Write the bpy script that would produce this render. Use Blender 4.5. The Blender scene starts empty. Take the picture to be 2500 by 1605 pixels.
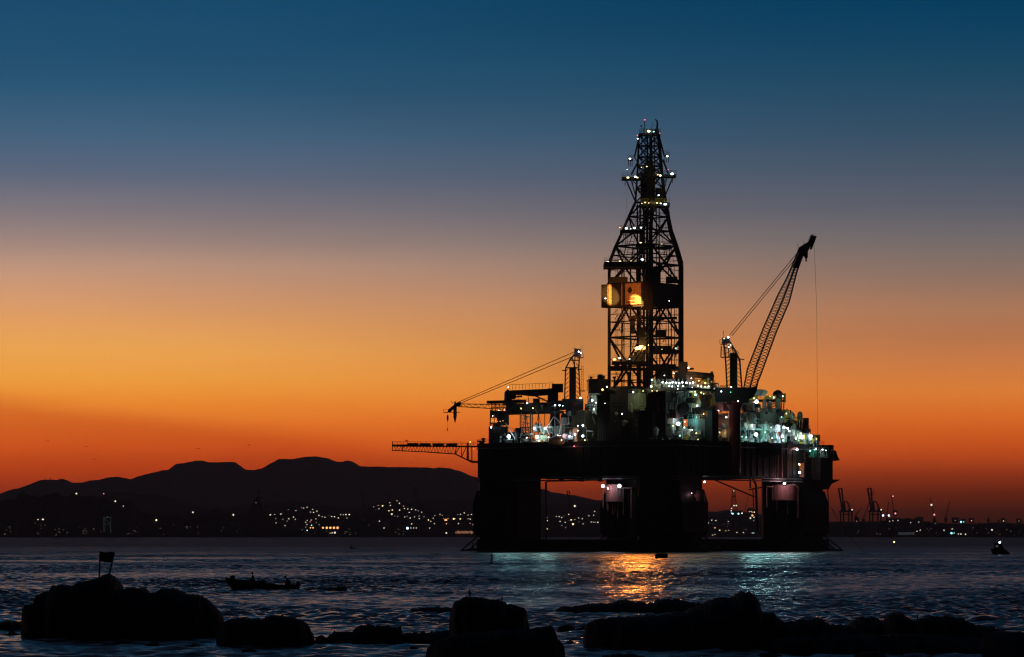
import bpy, bmesh, math, random
import numpy as np
from mathutils import Vector, Matrix, noise
random.seed(7)
SC = bpy.context.scene
COL = SC.collection
F, CH, HY = 8500.0, 4.7, 1306.0          # focal length in photo pixels, camera height, horizon row
def W(px, py, Y): return Vector(((px-1250)/F*Y, Y, CH+(HY-py)/F*Y))
def ground_dist(py): return F*CH/(py-HY)
# ------------------------------------------------------------------ materials
MATS = {}
def mat(name, col, rough=.6, var=.25, scale=1.5, metal=0.0, bump=0.0, emit=None, estr=0, spec=.5):
    if name in MATS: return MATS[name]
    m = bpy.data.materials.new(name); m.use_nodes = True
    nt = m.node_tree; b = nt.nodes['Principled BSDF']
    b.inputs['Roughness'].default_value = rough; b.inputs['Metallic'].default_value = metal
    b.inputs['Specular IOR Level'].default_value = spec
    tc = nt.nodes.new('ShaderNodeTexCoord'); nz = nt.nodes.new('ShaderNodeTexNoise')
    nz.inputs['Scale'].default_value = scale; nz.inputs['Detail'].default_value = 6; nz.inputs['Roughness'].default_value = .65
    nt.links.new(tc.outputs['Object'], nz.inputs['Vector'])
    cr = nt.nodes.new('ShaderNodeValToRGB')
    lo = tuple(c*(1-var) for c in col)+(1,); hi = tuple(min(1, c*(1+var)) for c in col)+(1,)
    cr.color_ramp.elements[0].position = .3; cr.color_ramp.elements[0].color = lo
    cr.color_ramp.elements[1].position = .7; cr.color_ramp.elements[1].color = hi
    nt.links.new(nz.outputs['Fac'], cr.inputs['Fac']); nt.links.new(cr.outputs['Color'], b.inputs['Base Color'])
    if bump:
        bp = nt.nodes.new('ShaderNodeBump'); bp.inputs['Strength'].default_value = bump; bp.inputs['Distance'].default_value = .2
        nt.links.new(nz.outputs['Fac'], bp.inputs['Height']); nt.links.new(bp.outputs['Normal'], b.inputs['Normal'])
    if emit:
        b.inputs['Emission Color'].default_value = tuple(emit)+(1,); b.inputs['Emission Strength'].default_value = estr
    MATS[name] = m; return m
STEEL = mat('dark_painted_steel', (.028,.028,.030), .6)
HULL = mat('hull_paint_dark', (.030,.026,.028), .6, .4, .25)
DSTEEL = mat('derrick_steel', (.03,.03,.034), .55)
GREY = mat('grey_paint', (.30,.32,.32), .5, .3, .8)
WHITE = mat('white_paint', (.72,.76,.74), .45, .18, .8)
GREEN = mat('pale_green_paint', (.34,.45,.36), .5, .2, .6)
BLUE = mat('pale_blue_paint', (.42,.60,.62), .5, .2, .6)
TEAL = mat('green_container_paint', (.05,.42,.26), .5, .3, .9)
ORANGE = mat('orange_paint', (.75,.30,.16), .4, .2, .8)
YELLOW = mat('yellow_paint', (.62,.50,.06), .5, .2, .8)
RED = mat('dark_red_paint', (.16,.02,.03), .5, .3, .6)
PINK = mat('worn_pink_paint', (.32,.16,.15), .5, .3, .6)
WALLO = mat('wind_wall_paint', (.50,.34,.22), .6, .12, .5)
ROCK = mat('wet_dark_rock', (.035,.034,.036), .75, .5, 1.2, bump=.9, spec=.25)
LAND = mat('dark_vegetated_land', (.03,.034,.025), .95, .5, .02, spec=0)
HOUSE = mat('night_house_wall', (.10,.09,.08), .9, .3, .3, spec=0)
TREE = mat('dark_foliage', (.035,.045,.02), .95, .5, .3, spec=0)
def emat(name, col, s):
    m = mat(name, (.8,.8,.8), .5, .05, 1, emit=col, estr=s); return m
LW = emat('lamp_white_light', (.84,1.0,.92), 7); LB = emat('lamp_blue_white_light', (.66,.82,1.0), 9)
LT = emat('lamp_teal_light', (.35,1.0,.90), 7); LY = emat('lamp_yellow_light', (1.0,.85,.32), 2.6)
LO = emat('lamp_sodium_light', (1.0,.50,.12), 3.2); LR = emat('lamp_red_light', (1.0,.12,.22), 2.2)
LG = emat('lamp_green_light', (.1,1.0,.45), 2.5); LP = emat('lamp_pink_white_light', (1.0,.78,.85), 13)
FW = emat('far_white_light', (1.0,.88,.68), 1.35); FD = emat('far_dim_light', (1.0,.85,.66), .75); FO = emat('far_orange_light', (1.0,.42,.15), 1.9)
FY = emat('far_yellow_light', (1.0,.82,.42), 2.6); FB = emat('far_blue_light', (.55,.75,1.0), 4.5); FC = emat('far_cyan_light', (.35,.95,1.0), 2.2)
FR = emat('far_red_light', (1.0,.30,.35), 2.0); FP = emat('far_faint_light', (1.0,.9,.85), .28)
for m in (FW,FD,FO,FY,FB,FC,FR,FP): m.cycles.emission_sampling = 'NONE'
EMC = {'w':LW,'b':LB,'t':LT,'y':LY,'o':LO,'r':LR,'g':LG,'p':LP}
LCOL = {'w':(.82,1,.80),'b':(.70,.88,1),'t':(.35,1,.85),'y':(1,.85,.35),'o':(1,.50,.12),'r':(1,.1,.1),'g':(.1,1,.4),'p':(1,.55,.62)}
# ------------------------------------------------------------------ mesh builder
class MB:
    def __init__(s): s.v=[]; s.f=[]; s.m=[]; s.mi=0
    def add(s, vs, fs):
        o=len(s.v); s.v += [tuple(v) for v in vs]; s.f += [tuple(i+o for i in f) for f in fs]; s.m += [s.mi]*len(fs)
    def boxax(s, c, a, b, h):        # centre, half axis vectors a, b and half height h
        c=Vector(c); a=Vector(a); b=Vector(b); h=Vector(h) if hasattr(h,'__len__') else Vector((0,0,h))
        vs=[c+sx*a+sy*b+sz*h for sz in (-1,1) for sy in (-1,1) for sx in (-1,1)]
        s.add(vs, [(0,2,3,1),(4,5,7,6),(0,1,5,4),(2,6,7,3),(0,4,6,2),(1,3,7,5)])
    def stick(s, p, q, r, r2=None, n=4):
        p=Vector(p); q=Vector(q); d=q-p
        if d.length<1e-6: return
        d.normalize(); up=Vector((0,0,1)) if abs(d.z)<.95 else Vector((0,1,0))
        a=d.cross(up).normalized(); b=d.cross(a).normalized(); r2=r if r2 is None else r2
        ph=math.pi/4 if n==4 else 0
        A=[p+(a*math.cos(ph+2*math.pi*i/n)+b*math.sin(ph+2*math.pi*i/n))*r for i in range(n)]
        B=[q+(a*math.cos(ph+2*math.pi*i/n)+b*math.sin(ph+2*math.pi*i/n))*r2 for i in range(n)]
        s.add(A+B, [(i,(i+1)%n,n+(i+1)%n,n+i) for i in range(n)]+[tuple(range(n-1,-1,-1)), tuple(range(n,2*n))])
    def lathe(s, c, prof, n=16, axis='z'):   # prof [(r,h)]
        c=Vector(c); o=[]
        for r,h in prof:
            for i in range(n):
                t=2*math.pi*i/n
                p=Vector((r*math.cos(t), r*math.sin(t), h))
                if axis=='x': p=Vector((h, p.x, p.y))
                if axis=='y': p=Vector((p.x, h, p.y))
                o.append(c+p)
        k=len(prof); fs=[(j*n+i, j*n+(i+1)%n, (j+1)*n+(i+1)%n, (j+1)*n+i) for j in range(k-1) for i in range(n)]
        fs += [tuple(range(n-1,-1,-1)), tuple((k-1)*n+i for i in range(n))]
        s.add(o, fs)
    def prism(s, poly, off):           # polygon of points extruded by vector off
        n=len(poly); off=Vector(off); P=[Vector(p) for p in poly]
        s.add(P+[p+off for p in P], [tuple(range(n)), tuple(range(2*n-1,n-1,-1))]+[(i,n+i,n+(i+1)%n,(i+1)%n) for i in range(n)])
    def build(s, name, mats, parent=None, smooth=False, origin=None):
        org = Vector(origin) if origin is not None else (ROOTLOC(parent) if parent else Vector((0,0,0)))
        me=bpy.data.meshes.new(name)
        me.from_pydata([(x-org.x,y-org.y,z-org.z) for x,y,z in s.v], [], s.f)
        if not isinstance(mats,(list,tuple)): mats=[mats]
        for m in mats: me.materials.append(m)
        if len(mats)>1: me.polygons.foreach_set('material_index', s.m)
        if smooth: me.polygons.foreach_set('use_smooth', [True]*len(s.f))
        me.update(); bm=bmesh.new(); bm.from_mesh(me); bmesh.ops.recalc_face_normals(bm, faces=bm.faces); bm.to_mesh(me); bm.free()
        o=bpy.data.objects.new(name, me); COL.objects.link(o)
        if parent: o.parent=parent
        if origin is not None and not parent: o.location=org
        if origin is not None and parent: o.location=org-ROOTLOC(parent)
        return o
def ROOTLOC(o):
    l=Vector((0,0,0))
    while o: l+=o.location; o=o.parent
    return l
def tag(o, label=None, cat=None, group=None, kind=None):
    if label: o['label']=label
    if cat: o['category']=cat
    if group: o['group']=group
    if kind: o['kind']=kind
    return o
def empty(name, loc, label, cat, group=None):
    o=bpy.data.objects.new(name, None); COL.objects.link(o); o.location=loc; o.empty_display_size=.5
    return tag(o, label, cat, group)
def copytree(o, loc, label=None, group=None, parent=None, scale=None):
    c=o.copy(); COL.objects.link(c); c.location=loc; c.parent=parent
    if scale: c.scale=scale
    if label: c['label']=label
    if group: c['group']=group
    for ch in o.children:
        k=ch.copy(); COL.objects.link(k); k.parent=c
        for g in ch.children:
            q=g.copy(); COL.objects.link(q); q.parent=k
    return c
# ------------------------------------------------------------------ camera, view
cam=bpy.data.cameras.new('camera'); co=bpy.data.objects.new('camera', cam); COL.objects.link(co)
co.location=(0,0,CH); co.rotation_euler=(math.radians(90),0,0)
cam.sensor_width=36; cam.lens=36*F/2500; cam.shift_y=(HY-802.5)/2500; cam.clip_start=.5; cam.clip_end=90000
SC.camera=co
SC.view_settings.view_transform='Standard'; SC.view_settings.look='None'
SC.view_settings.exposure=0; SC.view_settings.gamma=1
SC.render.engine='CYCLES'
cy=SC.cycles; cy.use_denoising=True; cy.max_bounces=5; cy.diffuse_bounces=2; cy.glossy_bounces=3; cy.volume_bounces=0
cy.sample_clamp_indirect=4; cy.use_light_tree=True; cy.pixel_filter_type='BLACKMAN_HARRIS'; cy.filter_width=1.25
# ------------------------------------------------------------------ world: dusk sky
def lin(c): return tuple((x/255/12.92) if x<=10 else ((x/255+.055)/1.055)**2.4 for x in c)
wd=bpy.data.worlds.new('World'); SC.world=wd; wd.use_nodes=True
nt=wd.node_tree; bg=nt.nodes['Background']; LK=nt.links.new
def nd(t,**k):
    n=nt.nodes.new(t)
    for a,b in k.items(): setattr(n,a,b)
    return n
def mth(op,a,b=None,c=None,clamp=False):
    n=nd('ShaderNodeMath',operation=op,use_clamp=clamp)
    for i,x in enumerate((a,b,c)):
        if x is None: continue
        if isinstance(x,(int,float)): n.inputs[i].default_value=x
        else: LK(x,n.inputs[i])
    return n.outputs[0]
def smst(x,a,b):
    n=nd('ShaderNodeMapRange',interpolation_type='SMOOTHSTEP'); LK(x,n.inputs[0])
    n.inputs[1].default_value=a; n.inputs[2].default_value=b; return n.outputs[0]
tc=nd('ShaderNodeTexCoord'); sx=nd('ShaderNodeSeparateXYZ'); LK(tc.outputs['Generated'],sx.inputs[0])
dx,dy,dz=sx.outputs
zz=mth('MAXIMUM',dz,0.0); fz=mth('SQRT',zz)
DARKTOP=[(.19,(.0025,.028,.062)),(.24,(.013,.031,.064)),(.35,(.011,.021,.045)),(1.0,(.002,.006,.013))]
def sqramp(stops, extra):
    r=nd('ShaderNodeValToRGB'); el=r.color_ramp.elements
    L=[(math.sqrt(max(0,(HY-y))/F/math.sqrt(1+((HY-y)/F)**2)), SKYK(y,lin(c))) for y,c in stops]+[(math.sqrt(z),c) for z,c in extra]
    L.sort()
    while len(el)<len(L): el.new(.5)
    for e,(p,c) in zip(el,L): e.position=p; e.color=tuple(c)+(1,)
    LK(fz,r.inputs[0]); return r.outputs[0]
HZ_D, HZ_TOP, HZ_LEN = 5.0e-5, 420.0, 19000.0
HAZE_IN=(.010,.0062,.0068)
def SKYK(y,c):
    e=max((HY-y)/F,1e-5); L=min(HZ_LEN,HZ_TOP/e); T=math.exp(-HZ_D*L)
    return tuple(max(0,(v-(1-T)*h*1.6))/T for v,h in zip(c,HAZE_IN))
LEFT=[(0,(26,74,107)),(120,(33,79,111)),(220,(44,86,117)),(330,(66,97,125)),(430,(93,104,125)),(520,(127,117,123)),(590,(155,131,124)),(650,(186,146,124)),(720,(208,151,112)),(790,(224,157,95)),(860,(234,163,80)),(930,(236,156,64)),(985,(233,137,50)),(1040,(224,114,40)),(1095,(212,92,32)),(1145,(184,70,26)),(1190,(150,54,27)),(1250,(105,40,26)),(1306,(60,28,22))]
RIGHT=[(0,(6,60,92)),(120,(20,67,96)),(220,(36,73,99)),(330,(54,80,102)),(430,(74,86,103)),(520,(94,95,105)),(600,(117,107,105)),(680,(143,114,100)),(750,(168,119,90)),(820,(182,117,78)),(890,(202,121,68)),(960,(216,123,54)),(1010,(214,108,42)),(1065,(200,88,32)),(1115,(178,70,28)),(1160,(134,49,24)),(1205,(94,36,21)),(1250,(60,27,21)),(1306,(36,20,18))]
cl=sqramp(LEFT,DARKTOP); crr=sqramp(RIGHT,DARKTOP)
fx=smst(dx,-.15,.14)
mx=nd('ShaderNodeMix',data_type='RGBA'); LK(fx,mx.inputs[0]); LK(cl,mx.inputs[6]); LK(crr,mx.inputs[7])
# smoke bank low on the left, faint smoke beside the derrick, slight unevenness everywhere
t=mth('ADD',mth('MULTIPLY',dz,-F),mth('MULTIPLY',dx,-F*.135)); t=mth('ADD',t,HY-.135*1250-962)
nzw=nd('ShaderNodeTexNoise'); mp=nd('ShaderNodeMapping'); mp.inputs['Scale'].default_value=(9,9,55); LK(tc.outputs['Generated'],mp.inputs[0]); LK(mp.outputs[0],nzw.inputs['Vector'])
nzw.inputs['Scale'].default_value=1.2; nzw.inputs['Detail'].default_value=5
nn=mth('SUBTRACT',nzw.outputs['Fac'],.5)
t=mth('ADD',t,mth('MULTIPLY',nn,110.0))
bank=mth('MULTIPLY',smst(t,-30,45),mth('SUBTRACT',1.0,smst(t,30,330)))
bank=mth('MULTIPLY',bank,mth('SUBTRACT',1.0,smst(dx,-.075,.0)))
g1=mth('POWER',mth('MULTIPLY',mth('SUBTRACT',dx,.0205),68.0),2.0); g2=mth('POWER',mth('MULTIPLY',mth('SUBTRACT',dz,.053),62.0),2.0)
smk=mth('POWER',2.718,mth('MULTIPLY',mth('ADD',g1,g2),-1.0))
k=mth('SUBTRACT',1.0,mth('ADD',mth('MULTIPLY',bank,.14),mth('MULTIPLY',smk,.13)))
k=mth('ADD',k,mth('MULTIPLY',nn,.13))
back=nd('ShaderNodeMix',data_type='RGBA'); LK(smst(dy,.15,.92),back.inputs[0])
bk=nd('ShaderNodeValToRGB'); bk.color_ramp.elements[0].color=(.006,.006,.010,1); bk.color_ramp.elements[1].color=(.0012,.0035,.008,1); LK(fz,bk.inputs[0])
tn=nd('ShaderNodeMix',data_type='RGBA',blend_type='MULTIPLY'); LK(bank,tn.inputs[0]); LK(mx.outputs[2],tn.inputs[6]); tn.inputs[7].default_value=(.96,.78,.80,1)
sc2=nd('ShaderNodeVectorMath',operation='SCALE'); LK(tn.outputs[2],sc2.inputs[0]); LK(k,sc2.inputs['Scale'])
LK(bk.outputs[0],back.inputs[6]); LK(sc2.outputs[0],back.inputs[7])
LK(back.outputs[2],bg.inputs['Color']); bg.inputs['Strength'].default_value=1.0
wd.cycles.sampling_method='MANUAL'; wd.cycles.sample_map_resolution=2048
USE_HAZE=True
# ------------------------------------------------------------------ water with real waves
def make_water():
    rng=np.random.default_rng(3)
    ys=[118.0]
    while ys[-1]<1150: ys.append(ys[-1]+max(.34, ys[-1]*.0011))
    while ys[-1]<7600: ys.append(ys[-1]*1.0035)
    ys=np.array(ys)
    tn=np.concatenate([np.linspace(-.62,-.175,90)[:-1], np.linspace(-.175,.175,1050), np.linspace(.175,.62,90)[1:]])
    X=np.outer(ys,tn); Y=np.repeat(ys[:,None],len(tn),1)
    Z=np.zeros_like(X)
    # gust patches
    P=np.zeros_like(X)
    for i in range(9):
        a=rng.uniform(0,6.28); L=rng.uniform(30,160); P+=np.sin(2*np.pi*(X*np.cos(a)+Y*np.sin(a))/L+rng.uniform(0,6.28))
    P=np.clip(.85+.2*P,.4,1.6)
    step=np.maximum(.34,Y*.0011)
    for i in range(64):
        L=.75*(9/.75)**(i/63.)
        th=rng.normal(1.35,.7)      # travel direction mostly towards the shore
        k=2*np.pi/L; amp=.0095*L**.62
        fade=np.clip((L/step-2.2)/1.5,0,1)
        ph=k*(X*np.cos(th)+Y*np.sin(th))+rng.uniform(0,6.28)
        s=np.sin(ph+.9*np.sin(.17*k*X+i)+.6*np.sin(.11*k*Y+2*i))
        amp*=1.9 if L<2.8 else (1.1 if L<5 else .5)
        Z+=amp*fade*(P if L<6 else 1.0)*(s+.35*np.cos(2*ph))*.50
    Z*=np.clip((Y-118)/20,.4,1)*1.0
    nr,nc=X.shape
    V=np.stack([X,Y,Z],-1).reshape(-1,3)
    idx=np.arange(nr*nc).reshape(nr,nc)
    Q=np.stack([idx[:-1,:-1],idx[:-1,1:],idx[1:,1:],idx[1:,:-1]],-1).reshape(-1,4)
    # outer flat sheet, a little lower
    nv=len(V); R=60000.0
    ext=np.array([(-R,-3000,-.45),(R,-3000,-.45),(R,7580,-.45),(-R,7580,-.45)])
    V=np.concatenate([V,ext]); Q=np.concatenate([Q,[[nv,nv+1,nv+2,nv+3]]])
    me=bpy.data.meshes.new('water'); me.vertices.add(len(V)); me.vertices.foreach_set('co',V.ravel().astype(np.float32))
    me.loops.add(len(Q)*4); me.loops.foreach_set('vertex_index',Q.ravel().astype(np.int32))
    me.polygons.add(len(Q)); me.polygons.foreach_set('loop_start',np.arange(0,len(Q)*4,4,dtype=np.int32))
    me.polygons.foreach_set('use_smooth',np.ones(len(Q),dtype=bool))
    me.update(calc_edges=True)
    m=bpy.data.materials.new('sea_water'); m.use_nodes=True; n=m.node_tree; b=n.nodes['Principled BSDF']
    b.inputs['Base Color'].default_value=(.001,.014,.030,1); b.inputs['Roughness'].default_value=.40; b.inputs['IOR'].default_value=1.33
    g=n.nodes.new('ShaderNodeNewGeometry')
    def nz(sc,det,strx=1.0):
        mp=n.nodes.new('ShaderNodeMapping'); mp.inputs['Scale'].default_value=(strx,1,1); n.links.new(g.outputs['Position'],mp.inputs[0])
        t=n.nodes.new('ShaderNodeTexNoise'); t.inputs['Scale'].default_value=sc; t.inputs['Detail'].default_value=det; n.links.new(mp.outputs[0],t.inputs['Vector']); return t.outputs['Fac']
    b1=n.nodes.new('ShaderNodeBump'); b1.inputs['Strength'].default_value=.6; b1.inputs['Distance'].default_value=.12; n.links.new(nz(1.6,5,.7),b1.inputs['Height'])
    rr=n.nodes.new('ShaderNodeMapRange'); rr.inputs[1].default_value=.38; rr.inputs[2].default_value=.62; rr.inputs[3].default_value=.09; rr.inputs[4].default_value=.20; n.links.new(nz(.028,4,.35),rr.inputs[0])
    sp=n.nodes.new('ShaderNodeSeparateXYZ'); n.links.new(g.outputs['Position'],sp.inputs[0]); r2=n.nodes.new('ShaderNodeMapRange'); r2.inputs[1].default_value=220; r2.inputs[2].default_value=1500; r2.inputs[3].default_value=0; r2.inputs[4].default_value=.32; n.links.new(sp.outputs[1],r2.inputs[0])
    ad=n.nodes.new('ShaderNodeMath'); n.links.new(rr.outputs[0],ad.inputs[0]); n.links.new(r2.outputs[0],ad.inputs[1]); n.links.new(ad.outputs[0],b.inputs['Roughness'])
    b2=n.nodes.new('ShaderNodeBump'); b2.inputs['Strength'].default_value=.4; b2.inputs['Distance'].default_value=.5; n.links.new(nz(.35,3,.6),b2.inputs['Height'])
    n.links.new(b1.outputs[0],b2.inputs['Normal']); n.links.new(b2.outputs[0],b.inputs['Normal'])
    me.materials.append(m)
    o=bpy.data.objects.new('water',me); COL.objects.link(o); tag(o,'dark rippled bay water','water',kind='structure')
make_water()
# ------------------------------------------------------------------ land: interpolated outlines raised with real depth
def interp(pts,x):
    if x<=pts[0][0]: return pts[0][1]
    for (a,b),(c,d) in zip(pts,pts[1:]):
        if x<=c: return b+(d-b)*(x-a)/(c-a)
    return pts[-1][1]
def range_mesh(name,label,pts,Yr,y0,y1,x0,x1,step,amp,m,rows=26,seed=0,rough=1.0):
    mb=MB(); cols=int((x1-x0)/step)+1; base=-3.0
    for i in range(cols):
        px=x0+i*step
        top=W(px,interp(pts,px)+amp*noise.fractal(Vector((px*.05,seed,0)),1.0,2.1,5),Yr).z
        for j in range(rows):
            y=y0+(y1-y0)*j/(rows-1)
            s=(y-y0)/(Yr-y0) if y<Yr else (y1-y)/(y1-Yr)
            s=max(0,min(1,s)); sh=s*s*(3-2*s); sh=.35*s+.65*sh
            x=(px-1250)/F*Yr*(1+(y/Yr-1)*.55)
            gul=noise.fractal(Vector((x*.0045*rough,y*.0018*rough,seed+3)),1.0,2.0,5)*.32*math.sin(math.pi*min(1,s))
            z=base+(top-base)*max(0,min(1.0,sh*(1-.0)+gul*sh*(1-s)*2))
            mb.v.append((x,y,z))
    for i in range(cols-1):
        for j in range(rows-1):
            a=i*rows+j; mb.f.append((a,a+rows,a+rows+1,a+1)); mb.m.append(0)
    o=mb.build(name,m,smooth=True); tag(o,label,None,kind='structure'); return o
RIDGE=[(-900,1215),(-500,1190),(-200,1200),(0,1206),(16,1200),(33,1195),(50,1191),(75,1182),(100,1172),(121,1171),(140,1172),(152,1169),(163,1172),(178,1179),(200,1179),(215,1174),(245,1171),(262,1166),(290,1164),(310,1169),(320,1170),(335,1164),(355,1159),(370,1154),(385,1152),(400,1148),(411,1147),(432,1132),(450,1131),(475,1125),(498,1125),(510,1129),(563,1128),(575,1129),(590,1139),(600,1147),(620,1148),(640,1144),(660,1132),(680,1121),(715,1121),(735,1117),(750,1115),(775,1115),(800,1119),(820,1127),(835,1128),(848,1124),(858,1126),(870,1132),(880,1139),(895,1140),(910,1139),(940,1140),(1000,1141),(1040,1141),(1057,1144),(1070,1141),(1100,1144),(1125,1151),(1150,1162),(1170,1167),(1200,1175),(1250,1185),(1330,1195),(1345,1201),(1380,1207),(1400,1209),(1450,1220),(1470,1223),(1520,1228),(1560,1232),(1640,1238),(1730,1250),(1750,1249),(1780,1245),(1800,1248),(1850,1255),(2000,1280),(2200,1290),(2500,1292),(3400,1295)]
range_mesh('mountain_ridge','long dark mountain ridge beyond the bay',RIDGE,14500,11800,18500,-900,3400,4,1.2,LAND,seed=1)
FOOT=[(-600,1225),(0,1222),(150,1228),(225,1222),(258,1202),(300,1200),(340,1207),(380,1206),(420,1215),(470,1232),(520,1243),(560,1236),(600,1232),(640,1232),(680,1226),(720,1222),(760,1225),(830,1240),(900,1240),(1040,1221),(1060,1219),(1150,1220),(1250,1224),(1330,1232),(1400,1228),(1480,1232),(1560,1236),(1640,1240),(1725,1262),(1740,1260),(1790,1247),(1860,1262),(1960,1280),(2500,1293),(3200,1296)]
range_mesh('foothills','dark foothills in front of the mountain ridge',FOOT,9800,8700,11500,-600,3200,4,1.0,LAND,seed=5)
CITYP=[(-500,1270),(300,1262),(345,1256),(430,1255),(500,1246),(540,1243),(575,1256),(640,1260),(700,1243),(720,1237),(760,1235),(800,1250),(850,1260),(890,1246),(915,1234),(950,1226),(975,1224),(1010,1234),(1060,1250),(1100,1252),(1140,1248),(1160,1250),(1330,1256),(1390,1254),(1440,1258),(1470,1262),(1560,1270),(1720,1268),(1760,1270),(1800,1270),(1870,1275),(2040,1274),(2170,1273),(2200,1267),(2216,1265),(2235,1269),(2270,1276),(2330,1279),(2400,1278),(2420,1276),(2500,1279),(3000,1280)]
CY0,CYR,CY1=6680.0,7900.0,8800.0
def city_h(px_at_ridge, y):
    top=W(px_at_ridge,interp(CITYP,px_at_ridge),CYR).z
    s=(y-CY0)/(CYR-CY0); s=max(0,min(1,s)); sh=.35*s+.65*s*s*(3-2*s); return -3+(top+3)*sh
range_mesh('city_hills','low dark hills dotted with city lights',CITYP,CYR,CY0,CY1,-500,3000,4,.9,LAND,rows=22,seed=9)
HEAD=[(-400,1222),(-100,1230),(0,1226),(8,1220),(40,1218),(43,1204),(52,1200),(62,1206),(70,1208),(78,1211),(100,1212),(115,1207),(130,1203),(143,1204),(155,1211),(165,1212),(178,1205),(185,1205),(190,1210),(205,1211),(225,1209),(235,1215),(245,1217),(252,1213),(262,1220),(275,1222),(310,1221),(325,1226),(335,1240),(345,1249),(360,1252),(400,1262),(430,1262),(470,1268),(500,1266),(530,1263),(560,1266),(620,1280),(700,1296),(760,1303),(800,1308)]
range_mesh('headland','black wooded headland at the left shore',HEAD,6560,6420,6800,-400,800,2,1.6,LAND,rows=14,seed=12,rough=4)
# flat ground sheet under and behind everything far away
mb=MB(); mb.prism([(-60000,6640,-6),(60000,6640,-6),(60000,60000,-6),(-60000,60000,-6)],(0,0,6.8)); mb.v=mb.v
o=mb.build('shore_ground',LAND); tag(o,'flat dark shore across the bay','ground',kind='structure')
# haze
mb=MB(); mb.prism([(-9000,-60,-9),(9000,-60,-9),(9000,18900,-9),(-9000,18900,-9)],(0,0,HZ_TOP+9))
hm=bpy.data.materials.new('thin_dusk_air'); hm.use_nodes=True; n=hm.node_tree
n.nodes.remove(n.nodes['Principled BSDF']); pv=n.nodes.new('ShaderNodeVolumePrincipled')
pv.inputs['Density'].default_value=HZ_D; pv.inputs['Color'].default_value=(.95,.93,.95,1); pv.inputs['Anisotropy'].default_value=.2
n.links.new(pv.outputs[0],n.nodes['Material Output'].inputs['Volume'])
if USE_HAZE:
    o=mb.build('haze',hm); tag(o,'thin dusk haze over the bay','haze',kind='stuff')
# ------------------------------------------------------------------ foreground rocks
def rock(pts, ybot, depth, label, seed, shelf=0.0, name='rock'):
    Yf=ground_dist(ybot); Yr=Yf+depth*.5; mb=MB()
    x0,x1=pts[0][0],pts[-1][0]; n=max(14,int((x1-x0)/1.3)); rows=19
    for i in range(n+1):
        px=x0+(x1-x0)*i/n; s=2*i/n-1
        top=W(px,interp(pts,px)+3.2*noise.fractal(Vector((px*.12,seed*7.1,0)),.6,2.1,6)-abs(noise.noise(Vector((px*.05,seed,2))))*2.2-1.6*noise.cell(Vector((px*.085,seed,1))),Yr).z
        e=max(0,1-abs(s)); top=-.35+(top+.35)*min(1,(e/.018)**.5)
        dp=depth*.5*max(.2,(1-abs(s)**4.0)**.6)*(1+.25*noise.noise(Vector((px*.03,seed,4))))
        for j in range(rows):
            a=math.pi*j/(rows-1); sn=math.sin(a)
            y=Yr-dp*math.cos(a)*(1+.0*sn)
            pw=.55+.3*noise.noise(Vector((px*.02,seed*3,a)))
            z=-.5+(top+.5)*(sn**pw if sn>1e-4 else 0)
            xw=(px-1250)/F*Yr
            q=Vector((xw*.8,y*.8,z*1.1+seed))
            dn=noise.fractal(q,1.0,2.1,5)*.42*min(1,depth/4)*(1-sn**8)
            ck=noise.cell(Vector((xw*1.1+seed,y*.5,z*.9)))*.14*(1-sn**8)
            z-=abs(dn)*.5*(1 if 0<j<rows-1 else 0)+ck*(1 if j>0 else 0); y-=dn*.9; xw+=dn*.25
            mb.v.append((xw,y,min(z,top) if sn<.999 else top))
    for i in range(n):
        for j in range(rows-1):
            a=i*rows+j; mb.f.append((a,a+rows,a+rows+1,a+1)); mb.m.append(0)
    c=W((x0+x1)/2,ybot,Yr); o=mb.build(name,ROCK,origin=(c.x,Yr,0)); return tag(o,label,'rock','dark rocks in the foreground water')
R1=[(52,1490),(55,1484),(66,1476),(88,1474),(91,1457),(113,1446),(122,1444),(131,1431),(158,1429),(171,1431),(192,1422),(223,1417),(242,1410),(259,1402),(273,1405),(289,1421),(293,1439),(315,1435),(354,1439),(370,1450),(394,1439),(420,1437),(452,1447),(462,1455),(480,1452),(504,1460),(520,1476),(536,1494),(546,1518),(554,1532),(562,1545)]
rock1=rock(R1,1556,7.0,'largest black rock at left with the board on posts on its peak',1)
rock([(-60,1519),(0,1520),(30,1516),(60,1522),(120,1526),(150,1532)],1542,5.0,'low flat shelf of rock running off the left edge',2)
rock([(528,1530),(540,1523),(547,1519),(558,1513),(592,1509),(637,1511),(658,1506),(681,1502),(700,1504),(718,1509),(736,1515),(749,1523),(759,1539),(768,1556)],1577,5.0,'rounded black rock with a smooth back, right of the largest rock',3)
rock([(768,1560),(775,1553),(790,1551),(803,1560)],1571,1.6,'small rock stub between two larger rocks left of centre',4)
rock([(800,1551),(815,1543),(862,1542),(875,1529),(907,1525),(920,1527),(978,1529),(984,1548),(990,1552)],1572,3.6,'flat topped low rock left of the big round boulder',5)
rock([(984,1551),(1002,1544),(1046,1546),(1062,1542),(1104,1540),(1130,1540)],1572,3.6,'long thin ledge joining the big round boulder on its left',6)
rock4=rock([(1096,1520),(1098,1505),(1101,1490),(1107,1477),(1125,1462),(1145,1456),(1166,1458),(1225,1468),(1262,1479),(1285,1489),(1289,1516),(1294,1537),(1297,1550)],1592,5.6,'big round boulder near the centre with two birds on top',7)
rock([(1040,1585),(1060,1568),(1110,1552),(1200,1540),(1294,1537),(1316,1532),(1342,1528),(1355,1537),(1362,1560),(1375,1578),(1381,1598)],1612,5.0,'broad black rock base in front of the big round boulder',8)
rock([(1001,1491),(1015,1487),(1032,1484),(1078,1483),(1104,1486),(1140,1490)],1498,6.0,'thin far reef poking out left of the big round boulder',9)
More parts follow.
